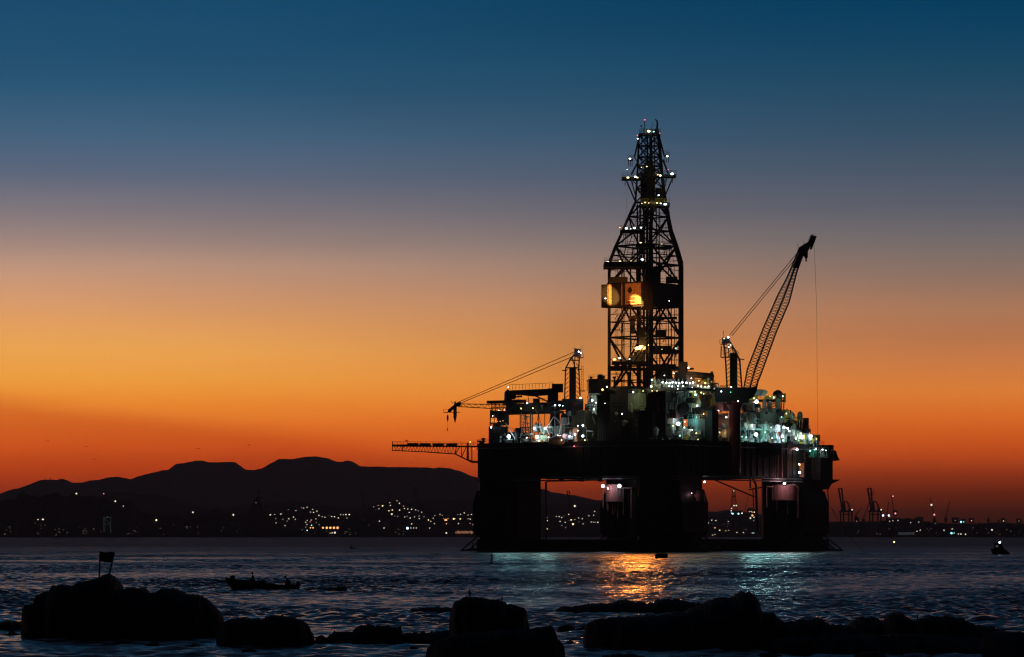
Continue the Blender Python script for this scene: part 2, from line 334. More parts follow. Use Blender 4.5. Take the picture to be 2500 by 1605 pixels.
rock([(1360,1534),(1368,1529),(1383,1525),(1396,1526),(1406,1534)],1543,1.8,'small low rock right of the big round boulder',10)
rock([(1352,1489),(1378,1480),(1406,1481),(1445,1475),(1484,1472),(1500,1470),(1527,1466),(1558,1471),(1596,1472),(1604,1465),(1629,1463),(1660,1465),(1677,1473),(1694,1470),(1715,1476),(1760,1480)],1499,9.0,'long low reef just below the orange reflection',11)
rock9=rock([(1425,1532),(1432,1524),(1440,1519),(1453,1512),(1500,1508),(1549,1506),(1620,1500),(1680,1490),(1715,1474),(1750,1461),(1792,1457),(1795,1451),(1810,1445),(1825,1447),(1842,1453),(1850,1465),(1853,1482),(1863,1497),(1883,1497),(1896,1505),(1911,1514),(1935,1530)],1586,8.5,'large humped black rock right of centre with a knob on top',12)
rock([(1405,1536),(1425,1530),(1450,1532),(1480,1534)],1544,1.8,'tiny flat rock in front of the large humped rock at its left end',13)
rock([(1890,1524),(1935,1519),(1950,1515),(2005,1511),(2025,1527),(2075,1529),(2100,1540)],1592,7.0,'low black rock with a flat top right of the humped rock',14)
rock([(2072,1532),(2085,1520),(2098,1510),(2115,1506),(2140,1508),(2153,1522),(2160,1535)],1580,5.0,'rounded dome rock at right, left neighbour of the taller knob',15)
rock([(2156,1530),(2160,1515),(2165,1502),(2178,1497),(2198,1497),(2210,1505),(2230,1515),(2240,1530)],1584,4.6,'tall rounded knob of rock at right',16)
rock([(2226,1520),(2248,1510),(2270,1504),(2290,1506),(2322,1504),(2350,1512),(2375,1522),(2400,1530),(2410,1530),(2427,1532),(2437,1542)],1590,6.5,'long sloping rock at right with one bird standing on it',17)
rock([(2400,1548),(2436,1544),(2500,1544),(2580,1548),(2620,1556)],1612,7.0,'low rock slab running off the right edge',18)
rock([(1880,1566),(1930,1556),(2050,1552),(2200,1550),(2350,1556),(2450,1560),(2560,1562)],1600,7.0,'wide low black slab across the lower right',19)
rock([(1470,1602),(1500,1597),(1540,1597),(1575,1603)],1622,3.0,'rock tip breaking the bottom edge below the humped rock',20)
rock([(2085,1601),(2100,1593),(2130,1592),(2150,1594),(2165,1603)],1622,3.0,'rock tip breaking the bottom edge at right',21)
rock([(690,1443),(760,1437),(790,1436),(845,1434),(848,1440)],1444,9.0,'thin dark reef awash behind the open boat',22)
for q_,(x_,y_,w_) in enumerate([(30,1549,20),(300,1568,26),(372,1575,18),(470,1579,22),(1012,1586,26),(1420,1556,20),(1590,1590,24),(1880,1600,30),(610,1590,20),(1392,1570,14)]):
    rock([(x_-w_,y_+1),(x_-w_*.5,y_-4),(x_,y_-6-q_%3),(x_+w_*.6,y_-3),(x_+w_,y_+2)],y_+5,2.2,'wet stub of rock awash %s'%['at the left edge','under the left end of the largest rock','under the middle of the largest rock','under the right end of the largest rock','left of the broad base of the round boulder','right of the round boulder base','below the left end of the humped rock','below the right end of the humped rock','in front of the rounded smooth backed rock','between the round boulder base and the humped rock'][q_],60+q_)
# board on two posts
Yb=ground_dist(1556)+3.0
r=empty('notice_board',W(255,1410,Yb),'dark notice board seen from behind on two leaning posts atop the largest rock','sign')
mb=MB(); mb.stick(W(242,1412,Yb),W(244.5,1346,Yb),.035,n=6); mb.build('post',STEEL,r)
mb=MB(); mb.stick(W(266,1406,Yb),W(279,1350,Yb),.035,n=6); mb.build('post',STEEL,r)
mb=MB(); mb.prism([W(244,1346,Yb-.04),W(250,1348,Yb-.04),W(262,1349.5,Yb-.04),W(271,1347,Yb-.04),W(279,1348,Yb-.04),W(280,1354,Yb-.04),W(274,1374,Yb-.04),W(258,1373,Yb-.04),W(245.5,1371,Yb-.04)],(0,-.03,0)); mb.build('board',mat('weathered_board',(.05,.045,.04),.8),r)
# birds perched
def bird_standing(px,py,Y,h,label):
    p=W(px,py,Y); r=empty('perched_bird',p,label,'bird','birds standing on the rocks')
    mb=MB(); k=h/.45
    mb.lathe(p+Vector((0,0,.06*k)),[(.01*k,0),(.05*k,.04*k),(.075*k,.12*k),(.06*k,.2*k),(.03*k,.27*k),(.025*k,.34*k),(.035*k,.38*k),(.03*k,.42*k),(.004*k,.44*k)],10)
    mb.stick(p+Vector((.02*k,0,.4*k+.05*k)),p+Vector((.11*k,0,.38*k+.05*k)),.013*k,.003*k,6)
    mb.stick(p+Vector((-.03*k,0,.12*k)),p+Vector((-.13*k,0,.0*k)),.03*k,.012*k,4)
    mb.build('body',ROCK,r,smooth=True)
    mb=MB(); mb.stick(p+Vector((.02,0,-.04)),p+Vector((.02,0,.08*k)),.008,n=5); mb.stick(p+Vector((-.02,0,-.04)),p+Vector((-.02,0,.08*k)),.008,n=5); mb.build('legs',ROCK,r)
Y4=ground_dist(1592)+2.8
bird_standing(1147,1457,Y4,.31,'dark bird standing on the left end of the big round boulder')
bird_standing(1226,1469,Y4,.22,'smaller dark bird standing on the right slope of the big round boulder')
bird_standing(2240,1513,ground_dist(1590)+3.2,.20,'dark bird standing on the long sloping rock at right')
bird_standing(1811,1447,ground_dist(1586)+4.2,.13,'tiny dark bird on the knob of the humped rock')
# birds flying
for k_,(px,py,lb) in enumerate([(115,1077,'leftmost flying bird, a dark speck over the ridge'),(210,1091,'flying bird speck, second from the left'),(229,1122,'lowest flying bird speck, just above the left ridge'),(483,1096,'faint flying bird speck above the flat topped mountain'),(607,1087,'rightmost flying bird, a dark speck above the saddle between the two peaks')]):
    Y=900; p=W(px,py,Y); mb=MB(); a=.25+.1*k_
    mb.lathe(p,[(.01,-.28),(.08,-.15),(.1,0),(.07,.15),(.03,.25),(.005,.32)],8,axis='y')
    for s in (-1,1):
        q=p+Vector((s*.3,0,.14)); mb.prism([p+Vector((s*.05,-.1,0)),q+Vector((0,-.08,0)),p+Vector((s*.62,.1,.02-a*.1)),q+Vector((0,.1,0)),p+Vector((s*.05,.12,0))],(0,0,.03))
    o=mb.build('flying_bird',ROCK,origin=p); tag(o,lb,'bird','birds flying over the ridge')
# ================================================================== the drilling rig
TH=math.radians(38); cT,sT=math.cos(TH),math.sin(TH)
E1=Vector((cT,-sT,0)); E2=Vector((sT,cT,0)); C0=Vector((40.2,1000,0)); UP=Vector((0,0,1))
def R(u,v,z): return C0+E1*u+E2*v+UP*z
DZ=30.0
rig=empty('drilling_rig',(40.2,1000,0),'huge dark semi submersible drilling rig on four columns with lit derrick','drilling rig')
def Yf(px):
    if px<1649: return 992.1+(px-1166)/483*(949.6-992.1)
    return 949.6+(px-1649)/366*(1008-949.6)
def Q(px,py,off): return W(px,py,Yf(px)+off)
def dbox(mb,x0,x1,y0,y1,off,d=4.0):
    mid=(x0+x1)/2; Y=Yf(mid)+off; k=F/Y; span=(x1-x0)/k
    d=min(d,span*.5/sT); w=(span-d*sT)/cT
    zt=CH+(HY-y0)/k; zb=DZ+.01 if y1 is None else CH+(HY-y1)/k
    c=Vector(((mid-1250)/k,Y,(zt+zb)/2)); mb.boxax(c,E1*w/2,E2*d/2,max(.05,(zt-zb)/2)); return c
def part(name,mb,m,parent=rig,smooth=False): return mb.build(name,m,parent,smooth)
LAMPN=[0]
def lamp(px,py,off,col='w',r=.4,power=0,parent=rig,Y=None,name='floodlight',fwd=.9,size=.5,down=0):
    r*=.66 if r<.6 else .8; power*=.5
    p=W(px,py,Y) if Y else Q(px,py,off)
    key='lampmesh_'+col
    if key not in MATS:
        mb=MB(); mb.mi=0; mb.boxax((0,.95,0),(.75,0,0),(0,.35,0),.6); mb.stick((0,1.1,-.5),(0,1.1,-2.0),.18)
        mb.mi=1; mb.lathe((0,0,0),[(.02,.65),(.5,.5),(.85,.2),(1,-.15),(.85,-.5),(.5,-.8),(.02,-1)],12,axis='y')
        o=mb.build(name,[STEEL,EMC[col]],None,True); MATS[key]=o.data; bpy.data.objects.remove(o)
    o=bpy.data.objects.new(name,MATS[key]); COL.objects.link(o); o.parent=parent; o.location=p-ROOTLOC(parent); o.scale=(r,r,r)
    if power:
        L=bpy.data.lights.new('lamp_glow','POINT'); L.energy=power; L.color=LCOL[col]; L.shadow_soft_size=size
        lo=bpy.data.objects.new('lamp_glow',L); COL.objects.link(lo); lo.location=p-Vector((0,fwd+r,down)); lo.parent=rig; lo.location-=rig.location
    return o
def railing(name,p,q,h=1.1,parent=rig,r=.05,step=2.0,m=STEEL,rails=3):
    p=Vector(p); q=Vector(q); mb=MB(); n=max(2,int((q-p).length/step))
    for i in range(n+1):
        a=p.lerp(q,i/n); mb.stick(a,a+UP*h,r)
    for j in range(rails): mb.stick(p+UP*h*(j+1)/rails,q+UP*h*(j+1)/rails,r)
    return part(name,mb,m,parent)
def truss2(mb,a0,a1,b0,b1,n,r,rd=None,zig=True):
    "lattice between chord a0-a1 and chord b0-b1"
    rd=rd or r*.6; a0,a1,b0,b1=map(Vector,(a0,a1,b0,b1)); mb.stick(a0,a1,r); mb.stick(b0,b1,r)
    for i in range(n):
        t,u=i/n,(i+1)/n
        if i%2==0: mb.stick(a0.lerp(a1,t),b0.lerp(b1,u),rd)
        else: mb.stick(b0.lerp(b1,t),a0.lerp(a1,u),rd)
        if not zig: mb.stick(a0.lerp(a1,u),b0.lerp(b1,u),rd)
# pontoons, columns
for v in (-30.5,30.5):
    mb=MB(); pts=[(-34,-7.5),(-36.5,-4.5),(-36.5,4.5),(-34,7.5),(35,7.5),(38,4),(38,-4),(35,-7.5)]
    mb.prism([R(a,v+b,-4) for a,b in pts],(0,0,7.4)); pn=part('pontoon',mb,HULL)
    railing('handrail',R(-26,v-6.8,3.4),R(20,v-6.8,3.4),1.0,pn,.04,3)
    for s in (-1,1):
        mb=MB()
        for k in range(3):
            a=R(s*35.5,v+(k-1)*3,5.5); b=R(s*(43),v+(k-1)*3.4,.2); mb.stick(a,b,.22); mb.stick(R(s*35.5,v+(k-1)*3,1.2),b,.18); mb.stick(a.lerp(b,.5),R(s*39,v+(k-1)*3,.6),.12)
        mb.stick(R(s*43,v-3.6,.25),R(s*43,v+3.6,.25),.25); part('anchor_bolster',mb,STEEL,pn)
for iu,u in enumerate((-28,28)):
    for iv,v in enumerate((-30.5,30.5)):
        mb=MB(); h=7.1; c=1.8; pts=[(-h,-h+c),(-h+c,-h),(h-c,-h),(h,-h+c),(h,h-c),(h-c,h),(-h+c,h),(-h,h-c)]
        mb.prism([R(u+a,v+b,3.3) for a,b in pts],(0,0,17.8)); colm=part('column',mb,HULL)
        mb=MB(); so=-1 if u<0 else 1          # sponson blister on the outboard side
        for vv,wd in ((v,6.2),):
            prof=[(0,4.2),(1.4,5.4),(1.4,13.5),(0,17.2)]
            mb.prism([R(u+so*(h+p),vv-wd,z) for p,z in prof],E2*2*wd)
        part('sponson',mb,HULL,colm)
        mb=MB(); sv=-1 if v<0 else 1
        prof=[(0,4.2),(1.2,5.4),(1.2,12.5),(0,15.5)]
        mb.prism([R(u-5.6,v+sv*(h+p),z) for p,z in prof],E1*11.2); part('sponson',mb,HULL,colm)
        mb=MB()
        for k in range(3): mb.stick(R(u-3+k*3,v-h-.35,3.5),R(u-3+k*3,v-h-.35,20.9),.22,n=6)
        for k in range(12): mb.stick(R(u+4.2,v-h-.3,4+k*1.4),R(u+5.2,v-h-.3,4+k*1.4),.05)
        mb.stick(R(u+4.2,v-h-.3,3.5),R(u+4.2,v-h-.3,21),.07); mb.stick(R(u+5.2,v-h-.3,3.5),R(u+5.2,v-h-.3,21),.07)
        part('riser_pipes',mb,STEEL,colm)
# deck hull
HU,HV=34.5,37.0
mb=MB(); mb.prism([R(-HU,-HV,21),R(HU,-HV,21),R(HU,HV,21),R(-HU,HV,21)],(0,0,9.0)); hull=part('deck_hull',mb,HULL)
mb=MB()
for k in range(23):
    u=-HU+1.5+k*(2*HU-3)/22; mb.boxax(R(u,-HV-.12,25.5),E1*.12,E2*.11,4.3)
for k in range(25):
    v=-HV+1.5+k*(2*HV-3)/24; mb.boxax(R(HU+.12,v,25.5),E1*.11,E2*.12,4.3)
part('hull_stiffener',mb,HULL,hull)
mb=MB()
for s,(a,b) in enumerate((((-HU,-HV-.35),(HU,-HV-.35)),((HU+.35,-HV),(HU+.35,HV)))):
    for z in (20.6,19.9,29.2): mb.stick(R(*a,z),R(*b,z),.2,n=6)
part('hull_pipe',mb,GREY,hull)
mb=MB()     # bulwark edge
mb.boxax(R(0,-HV-.2,30.35),E1*HU,E2*.14,.35); mb.boxax(R(HU+.2,0,30.35),E1*.14,E2*HV,.35); part('deck_edge',mb,HULL,hull)
# brackets / pipes beneath deck in right opening
mb=MB(); Yq=985
mb.stick(W(1735,1168,Yq),W(1838,1212,Yq),.22,n=6); mb.stick(W(1838,1168,Yq-3),W(1846,1185,Yq-3),.35,n=6); mb.stick(W(1846,1185,Yq-3),W(1849,1300,Yq-3),.35,n=6)
mb.stick(W(1831,1166,Yq),W(1832,1192,Yq),.3); mb.stick(W(1828,1196,Yq),W(1862,1190,Yq),.25); mb.stick(W(1838,1192,Yq),W(1840,1240,Yq),.2)
mb.stick(W(1828,1210,Yq),W(1818,1250,Yq),.05); mb.stick(W(1838,1212,Yq),W(1848,1214,Yq),.15)
part('hanging_pipe',mb,STEEL)
mb=MB(); mb.stick(W(1335,1170,1000),W(1545,1163,985),.18,n=6); mb.stick(W(1335,1176,1000),W(1500,1172,985),.14,n=6); mb.stick(W(1333,1176,1001),W(1333,1330,1001),.3,n=6)
for x in (1370,1420,1465): mb.boxax(W(x,1172,995),(.7,0,0),(0,.3,0),.5)
part('underdeck_pipe',mb,GREY)
# pink lit drum of the rear column and bracket platforms
for (px,py,w) in ((1512,1192,3.6),(1490,1190,2.2),(1910,1188,4.5)):
    mb=MB(); Y=1031 if px<1600 else 993; p=W(px,py,Y); mb.boxax(p,(w,0,0),(0,1.2,0),.18)
    for k in range(4): mb.stick(p+Vector((-w+k*w*.66,-.5,0)),p+Vector((-w+k*w*.66,-.5,-6-k)),.2,n=6)
    part('service_platform',mb,PINK)
mb=MB(); mb.lathe(W(1500,1225,1031.5),[(2.6,0),(2.6,5.0),(2.2,5.2)],20); part('chain_drum',mb,PINK)
mb=MB(); mb.lathe(W(1915,1222,993.5),[(3.6,0),(3.6,4.2),(3.0,4.6)],20); part('chain_drum',mb,PINK)
lamp(1472,1187,0,'b',.6,160,Y=1028); lamp(1512,1187,0,'b',.68,200,Y=1028); lamp(1484,1193,0,'p',.3,420,Y=1028.4,name='work_and_fill_lamp')
lamp(1720,1177,0,'b',.42,150,Y=980); lamp(1915,1181,0,'p',.55,900,Y=988.5,name='work_and_fill_lamp',fwd=1.5); lamp(1850,1192,0,'p',.2,120,Y=988,name='work_and_fill_lamp'); lamp(1688,1205,-2.0,'p',.18,60,name='work_and_fill_lamp')  # third lamp is added only to brighten the right column
mb=MB(); mb.lathe(W(1705,1225,956),[(1.8,0),(1.8,1.8),(.4,3.2)],14); part('light_trunk',mb,PINK)
# ---------------- derrick
DC=W(1575,1306,1003); SIL=cT+sT
def dnode(py,su,sv,grow=0):
    L=[(985,1575,88),(645,1575,88),(602,1577,74),(565,1579,59),(530,1583,48),(495,1588,37),(462,1588,33),(428,1586,30),(384,1585,27),(330,1584,24)]
    for (a,ca,ha),(b,cb,hb) in zip(L,L[1:]):
        if py>=b or (b==330): 
            t=max(0,min(1,(py-a)/(b-a))); c=ca+(cb-ca)*t; h=ha+(hb-ha)*t; break
    hw=h*1003/F/SIL+grow
    return Vector(((c-1250)/F*1003,1003,CH+(HY-py)/F*1003))+E1*su*hw+E2*sv*hw
drk=empty('derrick',DC-rig.location+Vector((0,0,45)),None,None); drk.parent=rig; tag(drk,'tall steel lattice drilling derrick with lit platforms')
def dp(name,mb,m=DSTEEL,smooth=False): return mb.build(name,m,drk,smooth)
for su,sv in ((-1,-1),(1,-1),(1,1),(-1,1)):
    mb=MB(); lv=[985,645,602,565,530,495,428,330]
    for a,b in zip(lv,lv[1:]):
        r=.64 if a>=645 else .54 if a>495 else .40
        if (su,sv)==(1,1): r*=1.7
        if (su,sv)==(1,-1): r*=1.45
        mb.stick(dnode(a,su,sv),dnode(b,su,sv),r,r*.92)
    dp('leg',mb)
faces=[((-1,-1),(1,-1)),((1,-1),(1,1)),((1,1),(-1,1)),((-1,1),(-1,-1))]
lev=[965,897,825,750,697,648,602,565,530,495]
mb=MB()
for a,b in faces:
    for i,(p,q) in enumerate(zip(lev,lev[1:])):
        r=.29 if p>=640 else .24
        A0,B0,A1,B1=dnode(p,*a),dnode(p,*b),dnode(q,*a),dnode(q,*b)
        mb.stick(A1,B1,r*1.15)
        if p==750: continue
        m1=A1.lerp(B1,.5); m0=A0.lerp(B0,.5)
        if i%2==0: mb.stick(A0,m1,r); mb.stick(B0,m1,r)
        else: mb.stick(A1,m0,r); mb.stick(B1,m0,r)
        if p>640 and i%3!=1:
            mb.stick(A0.lerp(A1,.5),B0.lerp(B1,.5),r*.7)
        mb.stick(A0.lerp(B0,.5),A1.lerp(B1,.5),.09); mb.stick(A0.lerp(B0,.78),A1.lerp(B1,.78),.08); mb.stick(A0.lerp(A1,.25),B0.lerp(B1,.25),.08); mb.stick(A0.lerp(A1,.75),B0.lerp(B1,.75),.08)
        if p>640:
            mb.stick(A0.lerp(B0,.3),A1.lerp(B1,.3),r*.6); 
dp('lattice_bracing',mb)
# upper narrow head and the flared frames below the crown platform
for a,b in faces:
    mb=MB(); lv=[495,462,428,406,384,357,330]
    for i,(p,q) in enumerate(zip(lv,lv[1:])):
        A0,B0,A1,B1=dnode(p,*a),dnode(p,*b),dnode(q,*a),dnode(q,*b)
        mb.stick(A1,B1,.2); mb.stick(A0,B1,.17); mb.stick(B0,A1,.17)
    dp('crown_bracing',mb)
Yd=1003
def pl(mb,px0,py0,px1,py1,r,Ya=Yd,Yb=None): mb.stick(W(px0,py0,Ya),W(px1,py1,Yb or Ya),r)
for dyy in (-2.6,2.6):
    mb=MB()
    pl(mb,1550,490,1529,440,.28,Yd+dyy); pl(mb,1624,478,1642,435,.28,Yd+dyy); pl(mb,1552,480,1541,440,.22,Yd+dyy); pl(mb,1620,470,1628,436,.2,Yd+dyy); pl(mb,1545,440,1562,462,.18,Yd+dyy); pl(mb,1625,440,1605,470,.18,Yd+dyy)
    pl(mb,1541,427,1557,397,.3,Yd+dyy,Yd+dyy*.8); pl(mb,1549,384,1560,337,.24,Yd+dyy*.8,Yd+dyy*.3); pl(mb,1557,397,1549,384,.2,Yd+dyy*.8)
    pl(mb,1632,425,1618,390,.3,Yd+dyy,Yd+dyy*.8); pl(mb,1622,382,1609,332,.24,Yd+dyy*.8,Yd+dyy*.3); pl(mb,1557,397,1565,428,.2,Yd+dyy*.8); pl(mb,1612,397,1606,428,.2,Yd+dyy*.8)
    dp('flared_frame',mb)
mb=MB()
for x in (1567,1575,1591,1598):
    for dyy in (-.9,.9): pl(mb,x,497,x,328,.19,Yd+dyy)
dp('guide_rail',mb)
mb=MB()
for x,r in ((1556,.3),(1563,.34),(1572,.45),(1580,.5),(1590,.22),(1611,.2),(1604,.2),(1640,.22),(1521,.2),(1540,.2)):
    top=500 if 1550<x<1615 else 650
    pl(mb,x,975,x if x<1600 else x-2,top,r,Yd-1 if x%2 else Yd+2)
dp('drill_pipe_stand',mb)
mb=MB()
for (x0,x1,y0,y1) in ((1577,1591,393,408),(1572,1598,406,425),(1563,1600,424,497),(1600,1620,462,497),(1565,1578,440,470)):
    mb.boxax(W((x0+x1)/2,(y0+y1)/2,Yd),((x1-x0)/2/8.47*.95,0,0),(0,1.6,0),(y1-y0)/2/8.47)
mb.lathe(W(1584,403,Yd-1.8),[(1.0,-.3),(1.1,0),(1.0,.3)],14,axis='y')
for k in range(5): mb.stick(W(1572+k*6,500,Yd-1),W(1575+k*4,560,Yd-1),.12)
dp('travelling_block',mb)
def platform(px0,px1,py,th=.35,dep=5,Y=Yd,rail=True,name='platform',mrail=DSTEEL,knees=True):
    mb=MB(); a,b=W(px0,py,Y),W(px1,py,Y); c=(a+b)/2; mb.boxax(c,((b.x-a.x)/2,0,0),(0,dep/2,0),th)
    if knees:
        for t in (.15,.5,.85): q=a.lerp(b,t); mb.stick(q+Vector((0,-dep*.4,0)),q+Vector((0,dep*.2,-1.8)),.12)
    o=dp(name,mb)
    if rail: railing('handrail',a+Vector((0,-dep/2,th)),b+Vector((0,-dep/2,th)),1.1,drk,.055,1.5,mrail)
    return o
platform(1518,1572,437); platform(1596,1650,431); platform(1560,1612,329,.3,4,name='crown_platform')
platform(1566,1634,502,.5,7,mrail=YELLOW); platform(1514,1572,566,.35,5,Yd-3); platform(1552,1600,602,.3,5,Yd-4,mrail=YELLOW); platform(1602,1640,606,.3,5,Yd-3,mrail=YELLOW)
platform(1474,1592,649,.7,11,Yd-4,name='monkey_board'); platform(1533,1545,391,.2,2); platform(1621,1634,381,.2,2)
platform(1568,1652,777,.25,4,Yd-2,False); platform(1580,1626,821,.3,5,Yd-3); platform(1575,1655,860,.5,6,Yd-5); platform(1494,1580,887,.4,6,Yd-6); platform(1490,1660,902,.3,8,Yd-2,False)
platform(1545,1570,775,.5,3,Yd-5,False)
# basket under monkey board
mb=MB()
for k in range(7):
    pl(mb,1505+k*16,652,1515+k*13,690,.14,Yd-3+k%2*3)
dp('racking_frame',mb); mb=MB(); mb.boxax(W(1594,672,Yd-2),(2.2,0,0),(0,1.5,0),2.4); dp('winch_cabin',mb); mb=MB(); mb.boxax(W(1510,684,Yd-5),(2.6,0,0),(0,1,0),.8); dp('service_box',mb); mb=MB(); mb.boxax(W(1640,684,Yd-3),(1.6,0,0),(0,1,0),.9); dp('service_box',mb)
mb=MB()
for (x0,y0,x1,y1) in ((1535,772,1552,784),(1540,784,1550,815),(1590,775,1622,782),(1560,800,1576,845),(1600,806,1625,822),(1548,860,1572,884),(1535,868,1548,884),(1590,890,1650,905),(1610,893,1632,925),(1500,885,1512,905),(1575,905,1592,950),(1532,908,1540,960),(1600,905,1640,938),(1585,845,1640,858)):
    mc=MB(); mc.boxax(W((x0+x1)/2,(y0+y1)/2,Yd-2+random.uniform(-3,3)),((x1-x0)/2/8.5,0,0),(0,1.2,0),(y1-y0)/2/8.5); dp('drilling_equipment',mc)
for k in range(26):
    x=random.uniform(1500,1655); y=random.uniform(755,930); pl(mb,x,y,x+random.uniform(-16,16),y+random.uniform(8,42),.1,Yd+random.uniform(-5,4))
dp('loose_pipes',mb)
# ladders
for x,y0,y1 in ((1506,965,755),(1650,960,755),(1604,820,700),(1546,650,600),(1529,602,570),(1543,960,905)):
    mb=MB(); pl(mb,x-2.5,y0,x-2.5,y1,.07,Yd-6); pl(mb,x+2.5,y0,x+2.5,y1,.07,Yd-6)
    y=y0
    while y>y1: pl(mb,x-2.5,y,x+2.5,y,.05,Yd-6); y-=5
    dp('ladder',mb)
# wind wall
mb=MB(); z0,z1=W(0,750,1003).z,W(0,696,1003).z; h=88*1003/F/SIL+.25
def dl(u,v,z): return Vector((DC.x,1003,z))+E1*u+E2*v
for (p,q) in (((-h,-h),(h,-h)),((h,h),(-h,h)),((-h,h),(-h,-h))):
    a=dl(*p,z0); b=dl(*q,z0); mb.prism([a,b,b+UP*(z1-z0),a+UP*(z1-z0)],(b-a).cross(UP).normalized()*.2)
ww=dp('wind_wall',mb,WALLO)
mb=MB(); a=dl(h,-h,z0); b=dl(h,h,z0); mb.prism([a,b,b+UP*(z1-z0),a+UP*(z1-z0)],(b-a).cross(UP).normalized()*.2); o=mb.build('side_wall_panel',STEEL,drk)
mb=MB()
for k in range(25):
    u=-h+k*2*h/24; mb.boxax(dl(u,-h-.24,(z0+z1)/2),E1*.06,E2*.05,(z1-z0)/2-.1)
mb.build('rib',WALLO,ww)
mb=MB(); mb.boxax(dl(-h+3.4,-h-.55,(z0+z1)/2),E1*1.5,E2*.3,(z1-z0)/2); mb.build('vertical_duct',STEEL,ww); mb=MB(); mb.boxax(dl(-h+6.0,-h-.45,(z0+z1)/2),E1*.35,E2*.2,(z1-z0)/2); mb.build('vertical_duct',STEEL,ww); mb=MB(); mb.boxax(dl(h-1.6,-h-.4,(z0+z1)/2+.1),E1*1.5,E2*.2,(z1-z0)/2-.1); mb.build('vertical_duct',STEEL,ww)
mb=MB(); c=W(1475,723,Yd-1); mb.boxax(dl(-h-1.05,-h+1.2,(z0+z1)/2-.1),E1*1.05,E2*1.6,(z1-z0)/2+.15); mb.build('ladder_cage_box',STEEL,ww)
mb=MB(); s=.85; cc=dl(-h+6.9+1.2,-h-.42,z0+(z1-z0)*.68)
mb.prism([cc+E1*-s,cc+UP*s*1.25,cc+E1*s,cc-UP*s*1.25],E2*-.06); mb.build('diamond_emblem',STEEL,ww)
# rows of worn lettering strokes beneath the emblem (not legible in the photograph)
mb=MB()
for row in range(2):
    for k in range(5):
        c=dl(-h+6.9+.1+k*.62,-h-.36,z0+1.9-row*1.0); st=random.Random(row*9+k)
        mb.boxax(c,E1*.06,E2*.03,.3); mb.boxax(c+E1*.18+UP*st.choice((-.22,0,.22)),E1*.14,E2*.03,.06)
        if st.random()<.6: mb.boxax(c+E1*.33,E1*.05,E2*.03,.3)
mb.build('worn_lettering',RED,ww)
mb=MB(); mb.stick(dl(-h,-h-.5,z0-.2),dl(h,-h-.5,z0-.2),.35); mb.stick(dl(-h,-h-.4,z1+.2),dl(h,-h-.4,z1+.2),.25); mb.build('wall_girder',STEEL,ww)
# crown masts
mb=MB(); pl(mb,1574,326,1574,295,.16); pl(mb,1565,324,1566,306,.1); pl(mb,1562,308,1569,308,.15); pl(mb,1590,322,1593,300,.08); dp('antenna_mast',mb)
mb=MB(); pl(mb,1603,328,1605,300,.36); pl(mb,1605,300,1603,294,.28); pl(mb,1603,294,1599,292.5,.2); dp('crown_post',mb)
mb=MB(); pl(mb,1532,442,1527,550,.03); pl(mb,1633,440,1636,560,.03); pl(mb,1607,700,1610,520,.03); dp('guy_wire',mb)
mb=MB(); mb.boxax(W(1584,321,Yd-.5),(1.7,0,0),(0,1.2,0),.55); mb.boxax(W(1595,320,Yd),(1.6,0,0),(0,1,0),.4); dp('crown_block',mb,GREY)
def dlamp(px,py,col,r,power=0,dy=-4,**k):
    o=lamp(px,py,0,col,r*.92,power*(.35 if col!='o' else .6),parent=drk,Y=Yd+dy,**k); o.scale=(o.scale[0]*1.35,o.scale[1],o.scale[2]*.85); return o
dlamp(1574,293,'r',.3,0,0); dlamp(1556,331,'r',.22,0); dlamp(1611,326,'r',.22,0); dlamp(1557,339,'w',.27,0); dlamp(1584,321,'w',.5,150,-2.5); dlamp(1596,322,'t',.2,0)
dlamp(1538,388,'w',.38,60); dlamp(1629,382,'w',.4,60); dlamp(1579,407,'y',.27,30); dlamp(1566,409,'y',.18,0); dlamp(1531,414,'w',.12)
dlamp(1533,434,'y',.48,90); dlamp(1551,432,'w',.40,60); dlamp(1556,434,'y',.34,0); dlamp(1606,427,'o',.28,60); dlamp(1612,429,'w',.38,60); dlamp(1641,425,'w',.55,80); dlamp(1631,415,'r',.2,0)
dlamp(1608,477,'w',.28,30); dlamp(1575,495,'y',.32,60); dlamp(1591,494,'o',.45,80); dlamp(1604,496,'y',.34,50); dlamp(1613,497,'w',.28); dlamp(1624,499,'w',.5,80); dlamp(1567,497,'y',.2); dlamp(1584,496,'y',.22); dlamp(1598,495,'y',.22)
dlamp(1514,556,'o',.3,0); dlamp(1529,558,'w',.48,50); dlamp(1549,557,'w',.46,50); dlamp(1565,556,'w',.34,30); dlamp(1540,559,'w',.15)
dlamp(1564,593,'y',.36,60); dlamp(1615,597,'y',.38,60); dlamp(1484,641,'w',.55,100); dlamp(1514,638,'y',.34,40); dlamp(1541,637,'y',.38,40); dlamp(1568,634,'b',.48,60); dlamp(1576,630,'r',.2)
dlamp(1478,729,'w',.3,0,-9); dlamp(1634,735,'w',.2,0,-12); dlamp(1589,771,'w',.33,30); dlamp(1592,811,'w',.36,40); dlamp(1584,843,'y',.32,30,-6); dlamp(1616,853,'y',.2,0,-6)
dlamp(1567,849,'o',1.15,3000,-7); dlamp(1556,851,'o',.8,1200,-7); dlamp(1500,878,'o',.62,900,-7); dlamp(1513,875,'w',.42,150,-6); dlamp(1537,877,'w',.25,0,-7); dlamp(1646,856,'w',.35,100,-6); dlamp(1650,851,'t',.3,0,-6)
dlamp(1645,912,'w',.27,30,-7); dlamp(1622,917,'w',.2,0,-7); dlamp(1490,733,'y',.12)
mb=MB(); mb.stick(W(1628,858,Yd-5),W(1652,862,Yd-5),.12); mb.stick(W(1652,858,Yd-5),W(1647,874,Yd-5),.3); mb.stick(W(1636,862,Yd-5),W(1648,864,Yd-5),.35); dp('winch_bracket',mb,WHITE)
